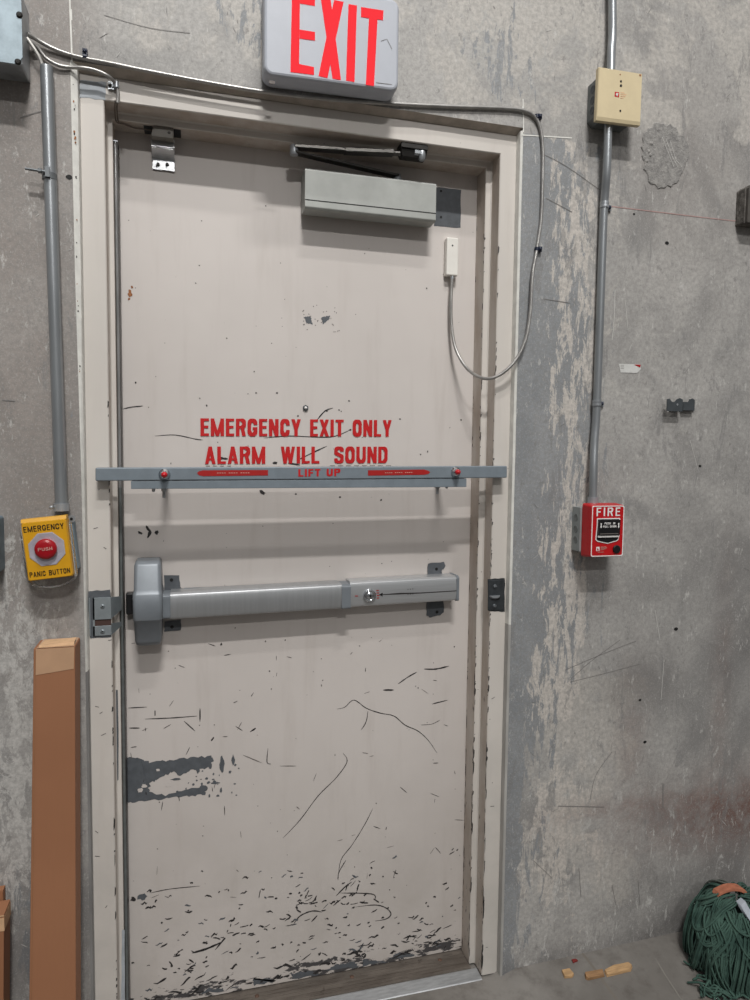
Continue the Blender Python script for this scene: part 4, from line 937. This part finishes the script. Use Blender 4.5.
# ------------------------------------------------------------------ armoured cables
def cabl(name, label, pts, r, mat, clips=(), clipmat=None):
    root = thing(name, label, 'cable', pts[0]); P_ = spline(pts, 10); mb = MB()
    rr_ = []
    mb.tube(P_, r, 10); mb.build('sheath', mat, root)
    for q, vert in clips:
        mb = MB(); q = Vector(q)
        ax = Vector((0, 0, 1)) if vert else Vector((1, 0, 0))
        mb.tube([q - ax * .004, q + ax * .004], r + .0016, 12)
        o = Vector((.008, .002, 0)) if vert else Vector((0, .002, .010))
        s = q + o; mb.box(s.x - .005, s.x + .005, s.y - .005, WY - .0002 if s.y < WY else s.y + .005, s.z - .006, s.z + .006)
        mb.lathe((s.x, s.y - .005, s.z), (0, -1, 0), [(0, .0045), (.002, .004), (.0035, .001)], 10)
        plabel(mb.build('cable_clip', clipmat or M['clipblue'], root), 'dark blue cable clip')
    return root
cy_ = WY - .006
cp = [at(27, 34, -.045), at(36, 39, -.035), at(50, 47, -.030), at(66, 53.5, cy_), at(85, 58.5, cy_), at(110, 63.2, cy_), at(140, 69.5, cy_), at(200, 81, cy_), at(262, 91.5, cy_), at(330, 99.5, cy_), at(394, 103.8, cy_), at(450, 106.5, cy_), at(500, 108.2, cy_), at(522, 110.2, cy_), at(534, 116, cy_), at(540.5, 129, cy_), at(542.8, 150, cy_), at(542.5, 185, cy_), at(541, 220, cy_), at(537, 248, cy_), at(532.5, 275, -.032), at(530.5, 310, -.036), at(526, 338, -.038), at(517, 358, -.036), at(504, 372, -.030), at(490, 378.5, -.018), at(477, 376, .010), at(465, 366, .045), at(455.5, 348, .072), at(451.5, 325, .084), at(451, 300, .087), at(452.2, 277, .088)]
cabl('armoured_cable', 'long silver armoured cable run over the door frame and looped to the white sensor', cp, .0042, M['cable'],
     [(at(85, 57, cy_), False), (at(537.5, 116.5, cy_) + Vector((-.002, 0, 0)), True), (at(536.8, 249, cy_), True)])
cp2 = [at(27, 40, -.045), at(37, 47, -.034), at(46, 58, -.030), at(58, 65, cy_ - .002), at(70, 67.3, cy_), at(83, 67.8, cy_ - .002), at(96, 70.5, cy_), at(108, 76, cy_ + .002), at(115, 83, -.012), at(118, 92, -.008), at(117.5, 103, -.006)]
c2 = cabl('armoured_cable', 'short armoured cable bending from the junction box over the frame corner', cp2, .0036, M['cable'])
p = at(113, 86, -.004); mb = MB(); mb.box(p.x - .010, p.x + .004, -.006, -.0004, p.z - .008, p.z + .008); mb.lathe((p.x - .006, -.006, p.z), (0, -1, 0), [(0, .004), (.002, .0035), (.003, .001)], 10, 1); q = at(116.5, 85, -.010); mb.tube([q + Vector((0, 0, -.006)), q + Vector((0, 0, .006))], .0052, 12, 0)
plabel(mb.build('clip', [M['galv'], M['blackst']], c2), 'screwed metal cable clip')
for k, (dx, dy) in enumerate(((0, 0), (-2.2, -2))):
    w = [at(117.5 + dx, 102 + dy, -.004)]
    for px, py in ((117 + dx, 110), (118.5 + dx, 118), (124 + dx * .6, 125 + dy * .4), (133, 129.5 + dy * .4), (142, 131 + dy * .4), (151, 131.5 + dy * .5)):
        q = onz(px, py, OH - .003)
        w.append(q if q.y < SD - .003 else Vector((at(px, py, .05).x, min(.07, max(SD + .002, onz(px, py, OH - .020).y)), OH - .019)))
    mb = MB(); mb.tube(spline(w, 8), .0014, 7); o = mb.build('wire', M['wire'], c2)
cp3 = [at(27, 38, -.045), at(33, 47, -.044), at(38.5, 56, -.042), at(42.3, 66, CY), at(43, 78, CY)]
cabl('armoured_cable', 'pale cable stub dropping from the junction box into the left conduit', cp3, .0036, plain('pale_cable', (190, 187, 182), .45, .4, .08))

# ------------------------------------------------------------------ white door sensor
t = thing('door_sensor', 'small white alarm sensor stuck to the door below the closer', 'sensor', at(452, 275, D))
a, b = at(447, 237, .082), at(458, 276, .082)
mb = MB(); mb.box(a.x, b.x, .081, D - .0002, b.z, a.z); mb.build('sensor_case', M['ivory'], t, .003, 3)
mb = MB(); spot(mb, 452.6, 245.5, .0022, .0808); mb.build('sensor_screw', M['dark'], t)
mb = MB(); q = at(452.2, 277.5, .088); mb.tube([q + Vector((0, 0, -.004)), q + Vector((0, 0, .004))], .005, 10); mb.build('cable_gland', M['galv'], t)

# ------------------------------------------------------------------ LIFT UP security bar
t = thing('security_bar', 'blue-grey lift up security bar across the door and both frame jambs', 'security bar', (.45, 0, 1.32))
BY = -.034
l0, l1, r0, r1 = at(95.3, 467.7, BY), at(95.3, 481, BY), at(507.2, 466, BY), at(507.2, 477.8, BY)
mb = MB(); bk_ = -.0015
mb.hexa([(l1.x, BY, l1.z), (r1.x, BY, r1.z), (r1.x, bk_, r1.z), (l1.x, bk_, l1.z)], [(l0.x, BY, l0.z), (r0.x, BY, r0.z), (r0.x, bk_, r0.z), (l0.x, bk_, l0.z)])
mb.build('bar', M['bar'], t, .0022)
# carrier channel behind, on the door
ca, cb2 = at(131, 489.0, BY + .002), at(466.5, 487.0, BY + .002)
mb = MB(); yq = BY + .002
def bz(x, e): return lerp(l1.z, r1.z, (x - l1.x) / (r1.x - l1.x)) + e
mb.hexa([(ca.x, yq, ca.z), (cb2.x, yq, cb2.z), (cb2.x, -.002, cb2.z), (ca.x, -.002, ca.z)], [(ca.x, yq, bz(ca.x, -.001)), (cb2.x, yq, bz(cb2.x, -.001)), (cb2.x, -.002, bz(cb2.x, -.001)), (ca.x, -.002, bz(ca.x, -.001))])
for px in (164.5, 455.5):
    q = at(px, 478, BY); mb.box(q.x - .005, q.x + .005, -.002, D - .0003, q.z - .004, q.z + .02)
plabel(mb.build('carrier_channel', M['bar'], t, .001), 'thin channel under the bar')
for px, py, dx in ((164.5, 474.5, -.002), (455.5, 472, .004)):
    c = at(px, py, BY); mb = MB(); mb.lathe(c, (0, -1, 0), [(0, .0125), (.002, .0125), (.0035, .0095), (.009, .0095), (.011, .0075), (.012, .0065)], 18); nt_ = mb.build('bolt', M['chrome'], t); 
    plabel(nt_, 'chrome bolt'); mb = MB(); mb.lathe(c + Vector((0, -.011, 0)), (0, -1, 0), [(0, .0066), (.006, .0066), (.010, .005), (.012, .001)], 16); plabel(mb.build('red_cap', M['redtip'], nt_), 'red rubber tip')
for px, py in ((164, 484), (437.5, 481)):
    c = at(px, py + 4.5, -.02); mb = MB(); zz = c.z
    mb.lathe((c.x, -.02, zz), (0, 0, -1), [(0, .006), (.006, .006), (.006, .0035), (.020, .0035), (.021, .002)], 10); mb.lathe((c.x + (.024 if px > 300 else -.022), -.02, zz - .001), (0, 0, -1), [(0, .004), (.006, .003), (.007, .001)], 10)
    plabel(mb.build('hanging_bolt', M['galv'], t), 'small bolt below the bar')
ly = BY - .0006
def lab(pl, name, txt, flip):
    mb = MB(); mb.poly([at(a, b, ly) for a, b in pl], 0)
    (u0, v0), (u1, v1) = txt; n = 14
    for i in range(n):
        if i % 5 == 4: continue
        s = lerp(u0, u1, i / n); e = lerp(u0, u1, (i + .7) / n); z = lerp(v0, v1, i / n)
        mb.ribbon([at(s, z, ly - .0003), at(e, z, ly - .0003)], .0016, 1)
    plabel(mb.build(name, [M['redlab'], M['pale']], t), 'red arrow-shaped label pointing ' + flip)
lab([(197, 473), (199, 471.3), (203, 470.3), (268, 470), (268, 475.4), (203, 476.2), (199, 475.2)], 'arrow_label', ((217, 473), (250, 472.8)), 'left')
lab([(368, 470.3), (424, 469.5), (428.5, 470.8), (430.2, 472.3), (428.5, 473.9), (424, 474.8), (368, 475.6)], 'arrow_label', ((385, 472.8), (413, 472.4)), 'right')
mb = MB(); a, b, c = at(298.3, 476.6, ly), at(340.3, 476, ly), at(298.3, 469.2, ly)
write(mb, 'LIFT UP', a.x, b.x, a.z, b.z, c.z - a.z, ly, t=.24, h=.19, gap=.16, space=.4, cw=.72); plabel(mb.build('lift_up_lettering', M['red'], t), 'red LIFT UP lettering')

# ------------------------------------------------------------------ panic exit device
t = thing('panic_bar', 'silver and grey panic bar across the middle of the door', 'panic bar', (.45, D, 1.0))
HB = D - .0004
def ring(x0, x1, dep, z, r=.010):
    pts = [(x1, HB, z)] + [(x1 - r + r * math.cos(a), HB - dep + r - r * math.sin(a), z) for a in [i * math.pi / 2 / 5 for i in range(6)]] + [(x0 + r - r * math.sin(a), HB - dep + r - r * math.cos(a), z) for a in [i * math.pi / 2 / 5 for i in range(6)]] + [(x0, HB, z)]
    return pts
hx0, hx1 = .0440, .1050
zt_, zb_ = at(150, 562, .03).z, at(150, 648, .03).z
zu, zl = at(150, 594, .022).z, at(150, 621, .022).z
sg = [(zt_, .006, .050), (zt_ - .003, .003, .060), (zt_ - .010, .001, .066), (zu + .008, 0, .074), (zu, -.0015, .079), (zu - .003, -.002, .081), (zl + .003, -.002, .081), (zl - .001, 0, .079), (zl - .003, 0, .076), (zb_ + .014, .001, .066), (zb_ + .005, .003, .060), (zb_, .007, .050)]
mb = MB(); mb.loft([ring(hx0 + i, hx1 - i, dd, z, .009) for z, i, dd in sg], 0, True); mb.build('end_case', M['castgrey'], t)
mb = MB(); mb.hexa([(.0235, .070, zl + .006), (.056, .068, zl + .006), (.056, .094, zl + .006), (.0235, .094, zl + .006)], [(.0235, .072, zu - .006), (.056, .070, zu - .006), (.056, .094, zu - .006), (.0235, .094, zu - .006)]); mb.box(.036, .050, .060, .07, zl + .02, zu - .016); mb.build('latch_bolt', M['black'], t, .003)
def rail(x0, x1, yf, top, bot, name, m, lab=None, bev=.0012, chm=.010, bulge=.0):
    zc = lambda x, e: 1.0225 + (x - .12) * .0150 + e
    rings = []; n_ = 9
    for x in (x0, x1):
        pr_ = [(HB, zc(x, bot + .004)), (HB, zc(x, top - .001)), (yf + chm, zc(x, top))]
        for i in range(n_):
            u = i / (n_ - 1); pr_.append((yf + bulge * (2 * u - 1) ** 2, zc(x, lerp(top - chm * .45, bot + .003, u))))
        pr_.append((yf + bulge + .004, zc(x, bot)))
        rings.append([(x, y, z) for y, z in pr_])
    mb = MB(); mb.loft(rings)
    for q in range(3, 3 + n_ - 1): mb.s[q] = True
    o = mb.build(name, m, t, bev)
    if lab: plabel(o, lab)
    return zc
rail(.106, .128, .046, .029, -.030, 'spacer', M['castgrey'])
zc = rail(.124, .533, .042, .0315, -.0315, 'push_pad', M['alu'], bulge=.0035, lab='brushed aluminium push pad')
rail(.5325, .5555, .041, .029, -.0325, 'pad_collar', M['castgrey'])
rail(.5555, .8395, .047, .0345, -.0305, 'rail', M['alu2'], bulge=.003, lab='satin aluminium rail with lock')
rail(.8395, .8465, .046, .0355, -.0315, 'end_cap', M['castgrey'])
mb = MB(); mb.box(.155, .83, HB - .012, HB, zc(.5, -.024), zc(.5, .026)); mb.build('base_rail', M['castgrey'], t)
ry = .0466
mb = MB(); p = at(369.5, 595.5, ry); mb.lathe((p.x, ry, p.z), (0, -1, 0), [(-.002, .0165), (.003, .0165), (.005, .0145), (.005, .011), (.0035, .0105), (.0035, .0095), (.005, .009), (.005, .0005)], 26)
cyl = mb.build('lock_cylinder', M['chrome'], t); mb = MB(); mb.box(p.x - .0012, p.x + .0035, ry - .0056, ry - .004, p.z - .004, p.z + .003); mb.build('keyhole', M['dark'], cyl)
mb = MB(); mb.ribbon([at(379, 594.8, ry), at(400, 593.6, ry), at(420, 593, ry), at(456.5, 590.8, ry)], [.0012, .004, .0025, .002], 0); 
mb.build('groove', M['scr'], t)
mb = MB(); q = at(381.5, 594.6, ry - .0002); mb.poly([(q.x - .006, q.y, q.z), (q.x + .003, q.y, q.z + .005), (q.x + .003, q.y, q.z - .005)]); mb.build('indicator_arrow', M['black'], t); mb = MB()
for i in range(3):
    for j in (-1, 1): spot(mb, 410 + i * 2.4 - 2, 591.8 + j * 2.5 - i * .2, .0012, ry - .0002, 0, 6)
mb.build('indicator_holes', M['black'], t)
mb = MB()
mb.ribbon([at(355, 596, ry - .0003), at(358, 596, ry - .0003)], .0022); mb.build('red_print', M['redlab'], t); mb = MB()
for px, py, L in ((376.3, 590.5, 2.5), (376.6, 593, 2.6), (376.8, 595.5, 2.6), (376.8, 598, 2.4)): mb.ribbon([at(px, py, ry - .0003), at(px + L, py - .1, ry - .0003)], .0022)
plabel(mb.build('red_print', M['redlab'], t), 'tiny red print beside the lock')
def plate(px, name='mounting_plate', hole=None, lab='dark mounting plate behind the bar'):
    rnd = random.Random(int(px[0][0] * 7)); mb = MB(); pts = [at(a, b, D - .0015) for a, b in px]; out = []
    for i, p in enumerate(pts):
        q = pts[(i + 1) % len(pts)]
        for k in range(4): c = p.lerp(q, k / 4); out.append((c.x + rnd.uniform(-.001, .001), c.z + rnd.uniform(-.001, .001)))
    mb.prism(out, D - .0018, D + .0002, 0)
    if hole: spot(mb, hole[0], hole[1], .0042, D - .002, 1)
    plabel(mb.build(name, [M['primer'], M['dark']], t), lab)
plate([(164, 575.5), (179.5, 575), (180, 585), (182, 592), (164, 592)], hole=(171.5, 580)); plate([(165, 622), (181, 620), (181, 630), (164, 632)], hole=(172, 627))
plate([(428, 563.5), (444, 562), (445.5, 566), (442, 570), (442, 578), (427.5, 578)], hole=(436.5, 569)); plate([(427, 600), (443, 598), (444, 612), (440, 615), (430, 617.5), (426.5, 615)], hole=(437, 612))

# ------------------------------------------------------------------ strikes
t = thing('strike_plate', 'bent zinc strike plate with brown slot on the left frame jamb', 'strike plate', at(103, 635, 0))
a, b, c, d = at(92.5, 598, -.003), at(112, 598, -.003), at(112, 635, -.003), at(93, 636, -.003)
SX0, SX1, SZ0, SZ1 = a.x, -.001, c.z, a.z
mb = MB()
sl0, sl1 = at(100, 626, -.003).z, at(100, 619.5, -.003).z
for z0_, z1_ in ((SZ0, sl0), (sl1, SZ1)): mb.box(SX0, SX1, -.0035, -.0006, z0_, z1_)
mb.box(SX0, SX0 + .004, -.0035, -.0006, SZ0, SZ1)
for z0_, z1_ in ((SZ0, sl0 + .004), (sl1 + .001, SZ1)):
    mb.hexa([(SX1, -.0035, z0_), (SX1 + .0005, -.0006, z0_), (.0165, .044, z0_ + .008), (.0150, .0435, z0_ + .008)], [(SX1, -.0035, z1_), (SX1 + .0005, -.0006, z1_), (.0165, .044, z1_ - .008), (.0150, .0435, z1_ - .008)])
mb.build('plate', M['strike'], t, .0006)
mb = MB(); mb.box(SX0 + .003, SX1, -.0012, -.0008, sl0, sl1); plabel(mb.build('slot', M['brownslot'], t), 'brown slot')
for px, py in ((102.5, 606.5), (102.5, 631.5)):
    mb = MB(); q = at(px, py, -.0037); mb.lathe((q.x, -.0035, q.z), (0, -1, 0), [(0, .005), (.001, .0048), (.0018, .003)], 12); mb.ribbon([(q.x - .003, -.0056, q.z - .002), (q.x + .003, -.0056, q.z + .002)], .0012, 1); mb.ribbon([(q.x - .002, -.0056, q.z + .003), (q.x + .002, -.0056, q.z - .003)], .0012, 1)
    mb.build('screw', [M['strike'], M['dark']], t)
mb = MB(); mb.tube([(SX0 - .006, -.002, SZ0), (SX0 - .006, -.002, SZ1)], .0016, 8); mb.build('edge_bead', M['strike'], t)
t = thing('keeper_plate', 'blackened keeper plate with bent tongue on the right frame jamb', 'strike plate', at(496, 610, 0))
a, c = at(488.5, 580.5, -.003), at(503.5, 609.5, -.003)
mb = MB(); mb.box(a.x, c.x, -.0032, -.0006, c.z, a.z); mb.build('plate', M['strikedk'], t, .0008)
p0 = at(496, 595.5, -.004); mb = MB()
ar = arc(0, 0, .015, .010, 180, 360, 10); mb.loft([[(p0.x + x - .003, -.0032, p0.z + z) for x, z in ar], [(p0.x + x * .8 - .003, -.009, p0.z + z * .6) for x, z in ar]]); plabel(mb.build('tongue', M['galv'], t), 'bright bent tongue')
mb = MB(); mb.prism([(p0.x - .014, p0.z - .003), (p0.x + .012, p0.z - .002), (p0.x + .010, p0.z - .012), (p0.x - .012, p0.z - .012)], -.0037, -.0034); mb.build('opening', M['dark'], t)
for px, py in ((495, 586.5), (494.5, 606)):
    mb = MB(); q = at(px, py, -.0034); mb.lathe((q.x, -.0032, q.z), (0, -1, 0), [(0, .006), (.0015, .0055), (.003, .003)], 12); mb.ribbon([(q.x - .004, -.0064, q.z), (q.x + .004, -.0064, q.z + .001)], .0014, 1); mb.build('screw', [M['hook'], M['galv']], t)

# ------------------------------------------------------------------ small things on the right wall
mb = MB(); mb.poly([at(619, 363.8, WY - .001), at(640, 364.3, WY - .001), at(641, 369, WY - .001), at(637, 373, WY - .001), at(620.5, 372.5, WY - .001)], 0); mb.poly([at(634, 364.6, WY - .0014), at(640.6, 364.6, WY - .0014), at(640, 367.6, WY - .0014)], 1)
for i in range(3): mb.ribbon([at(620.5, 365.2 + i * 1.6, WY - .0013), at(624, 365.2 + i * 1.6, WY - .0013)], .0008, 2)
tag(mb.build('sticker', [M['paper'], M['redlab'], M['scrg']], None, origin=at(630, 368, WY)), 'torn white sticker with red corner on the right wall', 'sticker')
t = thing('wall_bracket', 'small dark steel bracket with two notched tabs on the right wall', 'bracket', at(681, 412, WY))
a0, a1 = at(667.5, 399, -.045), at(682.5, 411.5, -.045); b0, b1 = at(683.5, 399.5, -.036), at(694.5, 410.5, -.036)
def tab(x0, x1, z0, z1, y, notch):
    w = x1 - x0; h = z1 - z0
    pl = [(x0, z0), (x1, z0), (x1, z1 * 1.0), (x1 - w * .2, z1 + h * .12)] + ([(x0 + w * .62, z1), (x0 + w * .48, z1 - h * .22), (x0 + w * .30, z1 - h * .22), (x0 + w * .14, z1 + h * .04)] if notch else [(x1 - w * .45, z1 + h * .05), (x0 + w * .45, z1 - h * .22)]) + [(x0, z1 if notch else z1 - h * .22)]
    mb = MB(); mb.prism(pl, y, y + .003); return mb
mb = tab(a0.x, a1.x, a1.z, a0.z, -.045, True); q = at(677.5, 404.5, -.0455); mb.lathe((q.x, -.045, q.z), (0, -1, 0), [(0, .003), (.0006, .0028)], 10, 1); mb.build('tab', [M['hook'], M['galv']], t, .0006)
mb = tab(b0.x, b1.x, b1.z, b0.z, -.036, False); mb.build('tab', M['hook'], t, .0006)
mb = MB(); mb.box(a0.x + .022, b1.x + .008, WY - .004, WY, a1.z + .004, a0.z - .014); mb.box(a1.x - .0035, a1.x - .0005, -.0425, WY, a1.z + .002, a0.z - .012); mb.box(b0.x, b0.x + .003, -.0335, WY, a1.z + .002, a0.z - .014); mb.build('base', M['hook'], t, .0006)
t = thing('wall_block', 'rough dark block fixed to the wall at the upper right edge', 'block', (1.65, WY, 2.0))
rnd = random.Random(9); mb = MB(); bxx = 1.598; n = 7
def bf(y): return [(bxx, y, 2.0085), (bxx + .14, y, 2.0085), (bxx + .14, y, 2.108), (bxx + .012, y, 2.108), (bxx, y, 2.098)]
mb.loft([bf(WY), bf(-.052)], 0); mb.build('block_body', M['block'], t, .003)
mb = MB(); mb.loft([[(x + .004, -.0505, z) for x, y, z in bf(0)], [(x + .004, -.060, z) for x, y, z in bf(0)]]); plabel(mb.build('front_plate', plain('dark_plate', (74, 70, 66), .7, 0, .2, 40), t, .002), 'darker front face')

# ------------------------------------------------------------------ cardboard cartons
t = thing('cardboard_box', 'tall narrow brown carton standing against wall left of the door', 'cardboard box', (-.095, -.06, FZ))
cy0, cy1 = WY - .072, WY - .004
a, b = at(33.5, 648.5, cy0), at(75.0, 646.5, cy0); zt_ = (a.z + b.z) / 2
LN = -.075                                     # foot stands out from the wall, top rests on it
qa, qb = at(28.5, 1000, cy0 + LN * .8), at(75.5, 1000, cy0 + LN * .8); uu = (zt_ - FZ) / (zt_ - qa.z)
xl0, xr0 = a.x + (qa.x - a.x) * uu, b.x + (qb.x - b.x) * uu
mb = MB(); mb.hexa([(xl0, cy0 + LN, FZ + .001), (xr0, cy0 + LN, FZ + .001), (xr0, cy1 + LN, FZ + .001), (xl0, cy1 + LN, FZ + .001)], [(a.x, cy0, zt_), (b.x, cy0, zt_), (b.x, cy1, zt_), (a.x, cy1, zt_)]); mb.build('carton_body', M['card'], t, .0015)
def onbox(u, dz): f = dz / (zt_ - FZ); return (lerp(lerp(a.x, b.x, u), lerp(xl0, xr0, u), f), lerp(cy0, cy0 + LN, f) - .0008, zt_ - dz)
mb = MB(); mb.poly([onbox(.06, .001), onbox(.985, .001), onbox(.97, .046), onbox(.06, .054)])
mb.add([(a.x + .006, cy0 - .0007, zt_ + .0006), (b.x - .002, cy0 - .0007, zt_ + .0006), (b.x - .002, cy1, zt_ + .0012), (a.x + .006, cy1, zt_ + .0012)], [(0, 1, 2, 3)])
plabel(mb.build('tape', M['tape'], t), 'lighter packing tape over the top')
mb = MB(); mb.hexa([(a.x + .010, cy0 + .002, zt_ + .001), (b.x - .003, cy0 + .006, zt_ + .001), (b.x - .003, cy0 + .010, zt_ + .001), (a.x + .014, cy0 + .012, zt_ + .001)], [(a.x + .010, cy0 + .004, zt_ + .005), (b.x - .003, cy0 + .010, zt_ + .007), (b.x - .003, cy0 + .040, zt_ + .009), (a.x + .014, cy0 + .040, zt_ + .006)])
mb.build('flap', M['cardlight'], t)
mb = MB(); a_, b_ = at(34.5, 650, cy0 - .0004), at(30.5, 1000, cy0 - .0004); mb.ribbon([onbox(.05, .003), onbox(.05, .9)], .0009); mb.build('fold_line', plain('fold', (140, 98, 66), .8), t)
t = thing('cardboard_box', 'small brown carton with pale top edge at the lower left corner', 'cardboard box', (-.25, -.10, FZ))
e = at(4, 915, -.10); e2 = at(4, 985, -.10)
mb = MB(); mb.hexa([(e.x - .20, -.10, FZ + .001), (e.x - .012, -.10, FZ + .001), (e.x - .012, -.048, FZ + .001), (e.x - .20, -.048, FZ + .001)], [(e.x - .20, -.10, e.z - .004), (e.x, -.10, e.z), (e.x, -.048, e.z), (e.x - .20, -.048, e.z - .004)]); mb.build('carton_body', M['card'], t, .001)
mb = MB(); mb.box(e.x - .2, e.x + .0002, -.1006, -.0474, e.z - .034, e.z - .006); mb.ribbon([(e.x - .2, -.1008, e.z - .005), (e.x + .0003, -.1008, e.z - .001)], .003)
plabel(mb.build('tape', M['cardlight'], t), 'pale taped upper edge')
e = at(4, 888, -.035); mb = MB(); mb.box(e.x - .12, e.x, -.043, WY - .003, FZ + .001, e.z)
mb.box(e.x - .12, e.x - .001, -.0435, -.043, FZ + .003, e.z - .002)
tag(mb.build('cardboard_sheet', M['card'], None, .001, origin=(e.x, -.035, FZ)), 'brown cardboard slab standing behind the small carton at the left edge', 'cardboard')

# ------------------------------------------------------------------ mop
rnd = random.Random(31)
fl = lambda x, y: floor_z(x, y)
base = Vector((1.592, -.140, FZ)); t = thing('mop', 'green string mop head slumped on the floor in the right corner', 'mop', base)
mb = MB(); cc = Vector((1.592, -.140, .035)); RX, RY_, RZ = .124, .108, .178
def strand(pts, r, slot): mb.tube(spline(pts, 4), r, 5, slot)
def surf(th, ph, q):
    p = cc + Vector((RX * q * math.sin(ph) * math.cos(th), RY_ * q * math.sin(ph) * math.sin(th), RZ * q * math.cos(ph)))
    p.z = max(p.z, fl(p.x, p.y) + .004); p.y = min(p.y, WY - .004); return p
for lk in range(62):                    # locks of yarn slumping over the heap
    th0 = rnd.uniform(math.radians(95), math.radians(400)); ph0 = rnd.uniform(.05, .9); ph1 = ph0 + rnd.uniform(.7, 1.5)
    tw = rnd.uniform(-1.1, 1.1); w1, w2_, fr = rnd.uniform(.05, .22), rnd.uniform(0, 6.28), rnd.uniform(3, 7); q0 = rnd.uniform(.92, 1.06)
    gslot = 1 if (ph0 < .28 and math.cos(th0) < 0 and rnd.random() < .4) else 0
    for st in range(13):
        o1, o2, o3 = rnd.gauss(0, .07), rnd.gauss(0, .06), rnd.gauss(0, .025); pts = []; n_ = 9
        for i in range(n_):
            u = i / (n_ - 1); ph = min(1.75, ph0 + (ph1 - ph0) * u + o2 * .5); env = math.sin(math.pi * min(1, u * 1.1))
            th = th0 + tw * u * u * .6 + (w1 * math.sin(fr * u + w2_) + o1) / max(.35, math.sin(ph))
            pts.append(surf(th, ph, (q0 + o3) * (.94 + .10 * env)))
        strand(pts, rnd.uniform(.0019, .0026), gslot)
for lk in range(16):                    # loops hanging in a swag across the front
    th0 = rnd.uniform(math.radians(170), math.radians(300)); span = rnd.uniform(.5, 1.1); pm = rnd.uniform(.55, 1.0); sag = rnd.uniform(.25, .6)
    for st in range(6):
        o = rnd.gauss(0, .05); o2 = rnd.gauss(0, .03)
        strand([surf(th0 + span * (u - .5) + o, pm + sag * math.sin(math.pi * u) + o2, 1.06 + o2) for u in [i / 7 for i in range(8)]], .0028, 0)
for k in range(120):     # loose tail lying on the floor in front
    p_ = onz(rnd.uniform(700, 775), rnd.uniform(968, 1002), FZ)
    if p_.y > -.10: continue
    a = rnd.uniform(-.9, .5); L = rnd.uniform(.015, .04); pts = []
    for i in range(5):
        q = p_ + Vector((math.cos(a) * L * (i - 2) / 2, math.sin(a) * L * (i - 2) / 2 + .010 * math.sin(i * 1.7 + k), 0)); q.z = fl(q.x, q.y) + .004 + rnd.uniform(0, .020); pts.append(q)
    strand(pts, .0028, 0)
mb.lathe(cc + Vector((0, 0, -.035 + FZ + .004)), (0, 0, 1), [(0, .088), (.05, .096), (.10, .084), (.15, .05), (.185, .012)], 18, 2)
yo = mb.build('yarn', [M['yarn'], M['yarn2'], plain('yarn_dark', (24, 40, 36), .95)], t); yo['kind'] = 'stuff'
mb = MB(); 
ar = [at(716, 891, -.128), at(724, 887, -.132), at(733, 885.5, -.136), at(741, 887.5, -.140), at(746, 895, -.146), at(748, 903, -.152)]
arr = spline(ar, 4)
mb.loft([[q + Vector((.002, .012, 0)), q + Vector((.002, -.012, .001)), q + Vector((-.003, -.013, -.009)), q + Vector((-.003, .010, -.009))] for q in arr]); plabel(mb.build('headband', M['orange'], t, .002), 'faded orange headband')
mb = MB(); ar = spline([at(740, 902, -.175), at(745, 911, -.195), at(751, 920, -.210), at(760, 932, -.222)], 4)
mb.loft([[q + Vector((.012, .010, .004)), q + Vector((.012, -.006, .004)), q + Vector((-.004, -.008, -.004)), q + Vector((-.004, .010, -.004))] for q in ar]); plabel(mb.build('clamp_strap', M['band'], t, .001), 'pale grey strap')

# ------------------------------------------------------------------ scraps on the floor
def chip(name, label, px, h, m, seed):
    rnd = random.Random(seed); pts = []
    for a, b in px:
        q = onz(a, b, FZ + .008); q = onz(a, b, floor_z(q.x, q.y)); pts.append((q.x, q.y, floor_z(q.x, q.y)))
    c = Vector((sum(p[0] for p in pts) / len(pts), sum(p[1] for p in pts) / len(pts), 0)); c.z = floor_z(c.x, c.y)
    lo = [(p[0], p[1], p[2] + .0004) for p in pts]; up = [(lerp(p[0], c.x, .06), lerp(p[1], c.y, .06), p[2] + h + rnd.uniform(-.001, .0015)) for p in pts]
    mb = MB(); mb.loft([lo, up])
    tag(mb.build(name, m, None, .0006, origin=c), label, 'wood scrap' if 'wood' in name else 'debris')
chip('wood_chip', 'small square wood chip, leftmost scrap on the floor', [(561.5, 970.5), (569.5, 969.5), (574, 974.5), (572, 977), (564.5, 977.5)], .006, M['wood'], 1)
chip('wood_splinter', 'short split wood piece between the small chip and the longer piece', [(584.5, 974), (603, 970.5), (605, 975.5), (588, 979.5), (585.5, 978)], .008, M['wood2'], 2)
chip('wood_splinter', 'longer pale split wood piece, rightmost scrap on the floor', [(604, 970.5), (613, 966), (629, 962.5), (632.5, 965.5), (631, 970), (607, 976)], .007, M['wood'], 3)
chip('debris', 'tiny dark red fragment on the floor by the wall', [(571.5, 960), (576, 959.5), (578, 961), (573, 963)], .004, M['deb'], 4)
